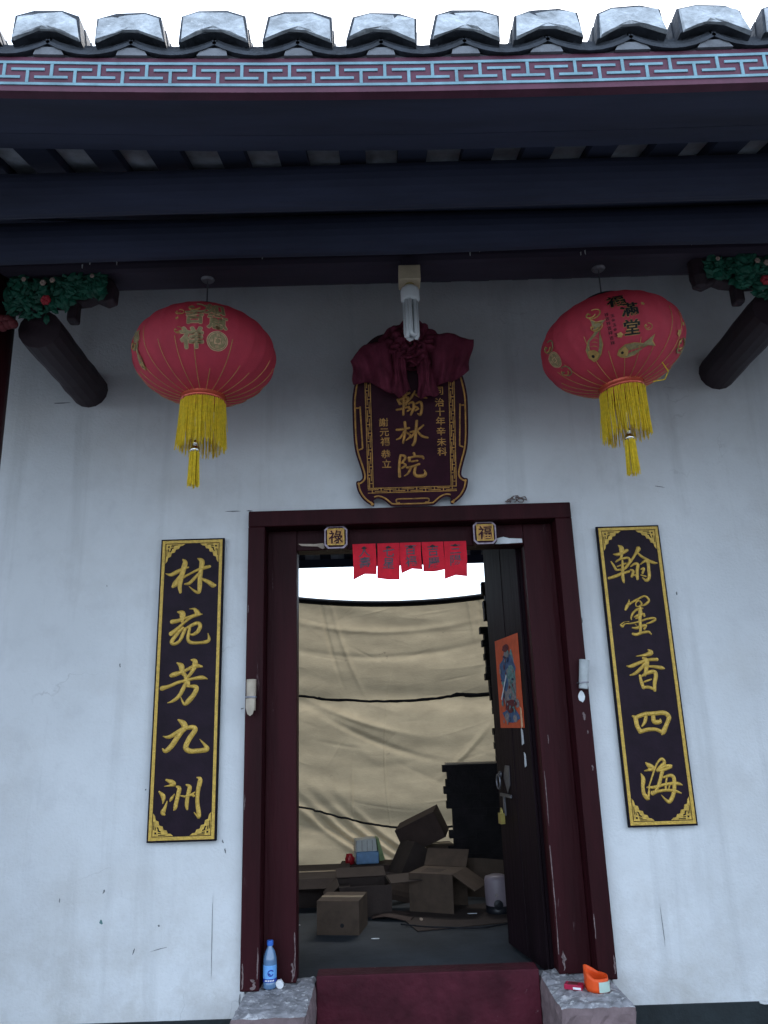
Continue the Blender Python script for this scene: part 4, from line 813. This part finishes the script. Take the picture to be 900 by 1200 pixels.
MB().prism(blob(.95, 1.755, .018, .035), -.057, -.05).build('bracket', 'paper_white', t); MB().b6(.93, .985, -.11, -.05, 1.83, 1.838).build('clip', 'iron', t)

# ================================================================== small things on the pillow stones
t = thing('water_bottle', 'clear plastic water bottle with blue label and cap beside the left jamb', 'bottle', (-.845, -.005, .304))
bz = .304; bp = (-.845, -.005, bz)
MB().lathe([(0, .0), (.030, .0), (.036, .008), (.036, .03), (.033, .036), (.036, .042), (.036, .135), (.034, .15), (.026, .178), (.0145, .196), (.0135, .206)], bp, 24).build('body', 'bottle', t, smooth=True)
MB().lathe([(.0165, .204), (.0172, .208), (.0172, .226), (.0155, .229), (0, .229)], bp, 20).build('cap', 'bottle_cap', t)
lab = MB().lathe([(.0368, .035), (.0368, .115)], bp, 28).build('label', 'bottle_label', t, smooth=True)
def cyl(u, v, off=.0375): a = -math.pi/2+.15+u/.0368; return Vector((bp[0]+off*math.cos(a), bp[1]+off*math.sin(a), bz+v))
m = MB()
m.tube([cyl(.004+.017*math.cos(q)*(1-.05*q), .078+.016*math.sin(q)*(1-.05*q)) for q in [.6+i*.45 for i in range(13)]], .0028, 5)
m.tube([cyl(-.008+.012*i/4, .072+.006*math.sin(i)) for i in range(6)], .0025, 5); m.build('swirl_logo', 'label_blue', lab)
m = MB().grid(16, 3, lambda u, v: cyl(-.05+.1*u, .036+.016*v, .0376)); m.build('label_band', 'label_blue', lab)
m = MB()
for i in range(6): m.grid(3, 2, lambda u, v: cyl(-.028+.009*i+.006*u, .040+.007*v, .0380))
m.build('label_print', 'label_white', lab)
m = MB().prism(blob(-.79, .325, .022, .022), -.02, .0); tag(m.build('paper_scrap', 'paper_white'), 'crumpled white paper scrap beside the water bottle', 'paper')
t = thing('cigarette_pack', 'crimson cigarette packet lying on the right pillow stone', 'packet', (.735, -.17, .302))
A = Matrix.Rotation(-.45, 3, 'Z'); T = lambda p: Vector((.737, -.175, .304))+A @ p
MB().b6(-.045, .045, -.028, .028, 0, .024).xf(T).build('packet', 'pack_red', t, bevel=.002)
MB().b6(.0, .04, -.0292, -.0278, .004, .014).xf(T).build('printed_text', 'label_white', t); MB().b6(-.0462, -.0448, -.02, .02, .006, .018).xf(T).build('printed_text', 'label_white', t); MB().b6(-.03, .02, -.02, .02, .0238, .0246).xf(T).build('printed_panel', 'p_dark', t)
t = thing('orange_band', 'bright orange looped band with a pale sage label beside the cigarette packet', 'band', (.85, -.19, .302))
loop = spline([(.795, -.22), (.80, -.14), (.83, -.10), (.875, -.12), (.905, -.17), (.895, -.235), (.855, -.26), (.82, -.25), (.795, -.22)], 5)
def band(u, v):
    i = u*(len(loop)-1); j = min(int(i), len(loop)-2); p = Vector(loop[j]).lerp(Vector(loop[j+1]), i-j); h = .062+.034*max(0, math.cos((u-.12)*6.28))
    return (p.x, p.y, .304+h*v)
MB().grid(41, 5, band).build('loop', 'orange', t, smooth=True, solid=.004)
MB().grid(12, 3, lambda u, v: Vector(band(.56+.24*u, .05+.75*v))*1+Vector((.006*(1 if u < .5 else .4), -.007, 0))).build('label', 'sage', t, smooth=True)

# ================================================================== inside: tarpaulin, broken brick wall, cartons
t = thing('tarpaulin', 'beige tarpaulin hung across the courtyard behind the doorway with black ropes', 'tarpaulin', (0, 3.6, .25))
def crease(x, z, x0, z0, ang, wd, ln): 
    dx, dz_ = x-x0, z-z0; a = dx*math.cos(ang)+dz_*math.sin(ang); b = -dx*math.sin(ang)+dz_*math.cos(ang)
    return math.exp(-(b/wd)**2)*math.exp(-(a/ln)**2)
rnd = random.Random(4)
CR = [(rnd.uniform(-2, 2), rnd.uniform(.4, 2.9), rnd.choice((rnd.uniform(-.2, .1), rnd.uniform(-.25, .15), rnd.uniform(-.7, -.4))), rnd.uniform(.018, .05), rnd.uniform(.2, .6), rnd.uniform(-.018, .018)) for _ in range(22)]
CR += [(-.75+.11*i, .62-.02*i, -.62, .03, .5, .05*(-1)**i) for i in range(7)]                     # pulled folds lower left
CR += [(-.62, 2.5, -1.25, .025, .45, .03), (-.78, 2.6, -1.35, .02, .4, -.03), (-.2, 2.62, -.03, .03, .9, .035), (-.1, 2.35, .02, .03, .9, -.03), (-.5, 1.72, -.35, .03, .45, .05), (-.3, 1.5, -.4, .03, .5, -.045), (.62, 1.35, .75, .03, .3, .05), (.75, 2.85, -1.5, .02, .3, .03), (.85, 2.85, -1.5, .02, .3, -.03),
       (-.21, 1.3, -1.57, .008, .8, .012), (-.55, .95, -1.57, .01, .3, .02)]
import numpy as np
def topz(x): return 2.915+.075*np.minimum(1, (np.abs(x)/1.1)**2)+.03*np.maximum(0, np.abs(x)-1.1)
for _ in range(150):                                                                          # fine creases
    cx_ = rnd.uniform(-1.9, 1.9); cz_ = rnd.uniform(.3, 2.9); sl = .30*cx_+rnd.gauss(0, .12) if rnd.random() < .7 else rnd.uniform(-1.5, 1.5)
    CR.append((cx_, cz_, sl, rnd.uniform(.008, .018), rnd.uniform(.08, .32), rnd.uniform(-.009, .009)))
def tarp_y(x, z):
    v = (z-.27)/(topz(x)-.27)
    y = 3.6+.05*np.sin(2.2*x+1)*(1-v)+.06*np.sin(np.pi*v)+.011*np.sin(9*(z-.10*x*x)+.6*x)*(.4+.6*np.sin(1.3*x+2*z)**2)+.008*np.sin(23*(z-.13*x*x)+1.5*np.sin(2*x))*np.sin(1.7*x+3*z)
    for zr in (1.92, .70): y = y-.05*np.exp(-((z-zr)/.12)**2)
    for x0, z0, ang, wd, ln, amp in CR:
        a_ = (x-x0)*math.cos(ang)+(z-z0)*math.sin(ang); b_ = -(x-x0)*math.sin(ang)+(z-z0)*math.cos(ang)-.12*a_*a_
        y = y+.62*amp*np.exp(-(b_/wd)**2-(a_/ln)**2)
    return y-.1*np.maximum(0, .5-z)
U = np.linspace(-1, 1, 420); XS = 2.5*(.55*U+.45*U**3); V = np.linspace(0, 1, 300)
GX = np.repeat(XS[None, :], 300, 0); GZ = .27+(topz(GX)-.27)*V[:, None]; GY = tarp_y(GX, GZ)
idx = np.arange(300*420).reshape(300, 420)
m = MB().add(np.stack([GX, GY, GZ], -1).reshape(-1, 3).tolist(), np.stack([idx[:-1, :-1], idx[:-1, 1:], idx[1:, 1:], idx[1:, :-1]], -1).reshape(-1, 4).tolist()); m.build('sheet', 'tarp', t, smooth=True)
def ty(x, z): return float(tarp_y(np.float64(x), np.float64(z)))
MB().tube([(-2.5+5*i/50, 3.585, float(topz(-2.5+5*i/50))-.005) for i in range(51)], .034, 8).build('hem_rope', 'rope', t, smooth=True)
pts = spline([(-2.5, 2.05), (-1.11, 1.975), (-.8, 1.935), (-.198, 1.895), (.3, 1.905), (.60, 1.94), (.869, 1.935), (2.5, 2.0)], 8)
MB().tube([(x, ty(x, z)-.012, z+random.uniform(-.004, .004)) for x, z in pts], [.012+.006*random.random()+(.008 if .5 < p[0] < .9 else 0) for p in pts], 6).build('rope', 'rope', t)
pts = spline([(-2.5, 1.1), (-1.11, .90), (-.9, .85), (-.62, .775), (-.319, .705), (0, .66), (.427, .66), (2.5, .8)], 8)
MB().tube([(x, ty(x, z)-.012, z+random.uniform(-.004, .004)) for x, z in pts], .010, 6).build('rope', 'rope', t)

# broken brick wall
bw = thing('broken_brick_wall', 'broken dark brick wall stub standing behind the open door leaf', 'wall', (1.0, 3.0, .25))
def share(name, mt, parent, d):
    mb = MB().box((0, 0, d[2]/2), d); me = mb.build(name, mt, None, bevel=0); me_ = me.data; bpy.data.objects.remove(me)
    return me_
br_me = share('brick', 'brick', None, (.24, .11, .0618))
z = .252; c = 0
rr = random.Random(11)
while z < 3.0:
    low = z < 1.27
    xs = (.37 - .03*(z-.25)/1.0 if low else .862-.085*(z-1.3)/1.2) + (rr.gauss(0, .015) if low else rr.uniform(-.022, .022)) + (.05 if low and z < .9 and rr.random() < .4 else 0)
    if not low and z > 2.5: xs += .07
    x = xs + (.06 if c % 2 else 0)
    if c % 2:
        o = bpy.data.objects.new('brick', br_me); col.objects.link(o); _parent(o, bw, (xs+.03, 3.0+rr.uniform(-.01, .01), z)); o.scale = (.25, 1, 1)
    while x < 1.7:
        o = bpy.data.objects.new('brick', br_me); col.objects.link(o); _parent(o, bw, (x+.12, 3.0+rr.uniform(-.012, .012), z)); x += .243
    z += .064; c += 1
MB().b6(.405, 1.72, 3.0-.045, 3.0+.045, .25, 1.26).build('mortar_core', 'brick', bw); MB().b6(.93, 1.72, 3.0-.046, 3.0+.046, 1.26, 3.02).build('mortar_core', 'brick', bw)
MB().b6(.36, .92, 3.0-.056, 3.0+.056, 1.278, 1.294).build('mortar_cap', 'tape', bw)

def carton(label, loc, size, rz=0, rx=0, ry=0, mt='carton', flaps=(), tape=True, openface=None, hole=None, marks=0, side=None):
    w_, d_, h_ = size; Rm = Matrix.Rotation(rz, 3, 'Z') @ Matrix.Rotation(ry, 3, 'Y') @ Matrix.Rotation(rx, 3, 'X')
    T = lambda p: Vector(loc)+Rm @ p
    t = thing('cardboard_box', label, 'box', loc, 'cardboard boxes on the hall floor')
    th = .005; m = MB()
    if openface != 'bottom': m.b6(-w_/2, w_/2, -d_/2, d_/2, 0, th)
    m.b6(-w_/2, w_/2, -d_/2, -d_/2+th, th, h_-th); 
    if openface != 'back': m.b6(-w_/2, w_/2, d_/2-th, d_/2, th, h_-th)
    if openface != 'left': m.b6(-w_/2, -w_/2+th, -d_/2+th, d_/2-th, th, h_-th)
    if openface != 'right': m.b6(w_/2-th, w_/2, -d_/2+th, d_/2-th, th, h_-th)
    if openface != 'top': m.b6(-w_/2, w_/2, -d_/2, d_/2, h_-th, h_)
    m.xf(T).build('body', mt, t)
    for (axis, sgn, ang, ln) in flaps:
        m = MB()
        if axis == 'x': m.b6(0, ln, -d_/2, d_/2, 0, th).xf(lambda p: Vector((sgn*(w_/2+p.x*math.cos(ang)-p.z*math.sin(ang)), p.y, h_+p.x*math.sin(ang)+p.z*math.cos(ang))))
        elif axis == 'y': m.b6(-w_/2, w_/2, 0, ln, 0, th).xf(lambda p: Vector((p.x, sgn*(d_/2+p.y*math.cos(ang)-p.z*math.sin(ang)), h_+p.y*math.sin(ang)+p.z*math.cos(ang))))
        elif axis == 'rx': m.b6(0, ln, -d_/2, d_/2, 0, th).xf(lambda p: Vector((w_/2+p.x*math.cos(ang)-p.z*math.sin(ang), p.y, h_-th+p.x*math.sin(ang)+p.z*math.cos(ang))))
        m.xf(T).build('flap', mt, t)
    if tape: MB().b6(-w_/2-.001, w_/2+.001, -.025, .025, h_-.0005, h_+.0015).xf(T).build('tape', 'tape', t)
    if hole: MB().lathe([(0, -.001), (.014, -.001), (.014, .002), (0, .002)], (0, 0, 0), 12).xf(lambda p: T(Vector((hole[0]+p.x, -d_/2-p.z, hole[1]+p.y)))).build('hand_hole', 'ink', t)
    for k in range(marks): MB().b6(-w_*.3+.0, -w_*.3+w_*.45, -d_*.25+k*d_*.16, -d_*.25+k*d_*.16+d_*.07, h_, h_+.0012).xf(T).build('printed_mark', 'carton_dark', t)
    return t
F = .2505
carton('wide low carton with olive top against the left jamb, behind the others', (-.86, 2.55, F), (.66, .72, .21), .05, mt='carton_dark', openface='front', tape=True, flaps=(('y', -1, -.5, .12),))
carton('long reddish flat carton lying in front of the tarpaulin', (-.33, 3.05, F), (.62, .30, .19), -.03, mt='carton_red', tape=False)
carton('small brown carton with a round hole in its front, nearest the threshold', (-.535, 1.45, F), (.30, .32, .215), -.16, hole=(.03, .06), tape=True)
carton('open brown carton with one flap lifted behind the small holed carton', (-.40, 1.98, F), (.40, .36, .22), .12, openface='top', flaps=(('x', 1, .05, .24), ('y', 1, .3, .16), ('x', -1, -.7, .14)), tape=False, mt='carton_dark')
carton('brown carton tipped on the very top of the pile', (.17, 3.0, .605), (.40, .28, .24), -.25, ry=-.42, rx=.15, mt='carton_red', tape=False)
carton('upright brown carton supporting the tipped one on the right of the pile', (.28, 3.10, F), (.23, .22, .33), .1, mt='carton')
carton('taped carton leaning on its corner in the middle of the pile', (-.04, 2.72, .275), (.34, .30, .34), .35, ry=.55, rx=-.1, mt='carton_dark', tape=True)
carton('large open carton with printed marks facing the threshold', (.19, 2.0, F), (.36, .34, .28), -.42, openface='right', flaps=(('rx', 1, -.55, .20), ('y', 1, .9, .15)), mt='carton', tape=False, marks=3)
fc = MB().b6(-.42, .42, -.32, .32, 0, .006).xf(lambda p: Vector((.32, 1.72, .253))+Matrix.Rotation(.25, 3, 'Z') @ p).build('flat_cardboard', 'carton_dark')
tag(fc, 'flattened cardboard sheet lying on the hall floor under the large open carton', 'cardboard')
m = MB().tube(spline([(-.12, 1.50, .262), (.05, 1.40, .262), (.2, 1.36, .262), (.42, 1.32, .262), (.55, 1.37, .262), (.72, 1.46, .262)], 5), .006, 6)
tag(m.build('rubber_cable', 'rope'), 'black cable lying on the floor in front of the cardboard sheet', 'cable')
t = thing('wrapped_pack', 'blue and white plastic wrapped pack on top of the reddish flat carton', 'pack', (-.36, 3.02, .44))
T = lambda p: Vector((-.40, 3.04, .443))+Matrix.Rotation(.15, 3, 'Z') @ p
MB().b6(-.105, .105, -.09, .09, 0, .105).xf(T).build('lower_pack', 'blue_pack', t, bevel=.012)
MB().prism([(-.11, .106), (.09, .106), (.08, .215), (-.105, .205)], -.085, .085).xf(T).build('upper_pack', 'white_pack', t, bevel=.006)
for k in range(4): MB().b6(-.10+.048*k, -.096+.048*k, -.0868, -.0848, .112, .2).xf(T).build('fold_line', 'p_grey', t)
MB().prism([(.112, .02), (.16, .03), (.105, .215), (.085, .21)], -.08, .08).xf(T).build('side_wrap', 'green_pack', t)
m = MB().lathe([(0, 0), (.04, 0), (.045, .05), (.03, .07), (.03, .085), (0, .09)], (-.555, 3.0, .442), 14, mod=lambda a, i: 1+.12*math.sin(3*a+i))
tag(m.build('red_cup', 'red_plastic', smooth=True), 'small red plastic container left of the blue and white pack', 'container')
m = MB().prism(blob(.16, .50, .055, .05), 2.80, 2.83); tag(m.build('blue_wrapper', 'blue_pack'), 'crumpled blue wrapper stuck between the piled cartons', 'wrapper')
t = thing('electric_cooker', 'small dusty pinkish white electric cooker standing beside the door leaf', 'cooker', (.62, 1.78, F))
kc = (.625, 1.80, F)
MB().lathe([(0, .03), (.085, .03), (.092, .05), (.096, .14), (.096, .23), (.088, .255), (.05, .268), (0, .27)], kc, 28).build('body', 'kettle', t, smooth=True)
MB().lathe([(0, 0), (.09, 0), (.096, .012), (.094, .06), (.0, .06)], kc, 28).build('base', 'black_plastic', t, smooth=True)
MB().lathe([(0, 0), (.034, 0), (.034, .012), (.012, .016), (0, .016)], (0, 0, 0), 18).xf(lambda p: Vector((kc[0]-.01+p.x, kc[1]-.088-p.z, kc[2]+.075+p.y))).build('dial', 'black_plastic', t)
MB().lathe([(0, 0), (.013, 0), (.013, .006), (0, .007)], (0, 0, 0), 12).xf(lambda p: Vector((kc[0]-.02+p.x, kc[1]-.093-p.z, kc[2]+.14+p.y))).build('button', 'p_grey', t)
lit = [(-.30, 1.15, .05, .02, 'white paper sliver on the hall floor in front of the small carton'), (.13, 1.45, .03, .015, 'small white crumb on the floor beside the cable'), (.42, 1.75, .09, .015, 'thin white strip on the cardboard sheet left of the cooker'), (-.9, 1.6, .10, .03, 'pale plastic shred on the floor by the left jamb'), (.03, 1.62, .03, .1, 'small tan splinter on the cardboard sheet')]
for x, y, a, b, lb in lit:
    m = MB().prism([(p, q) for p, q in blob(0, 0, a/2, b/2, 8, .3)], 0, .004).xf(lambda p: Vector((x+p.x, y+p.z, (.262 if y > 1.55 and x > -.1 else .2535)+p.y)))
    tag(m.build('litter', 'paper_white' if 'tan' not in lb else 'paper_tan'), lb, 'litter')

def scrapcard(label, loc, size, rz, rx, ry, mt):
    Rm = Matrix.Rotation(rz, 3, 'Z') @ Matrix.Rotation(ry, 3, 'Y') @ Matrix.Rotation(rx, 3, 'X')
    m = MB().grid(7, 7, lambda u, v: ((u-.5)*size[0], (v-.5)*size[1], .012*math.sin(5*u+rz)+.01*math.sin(6*v)))
    tag(m.xf(lambda p: Vector(loc)+Rm @ p).build('cardboard_piece', mt, solid=.005), label, 'cardboard')
scrapcard('bent cardboard flap leaning against the pile of cartons, left of the large open one', (-.12, 2.30, .36), (.26, .24), .4, .9, .2, 'carton_dark')
scrapcard('torn cardboard piece lying flat between the holed carton and the large open carton', (-.16, 1.75, .268), (.30, .22), -.3, 0, 0, 'carton_red')
scrapcard('loose cardboard sheet propped upright behind the electric cooker', (.62, 2.35, .40), (.34, .30), -.2, 1.2, .05, 'carton')
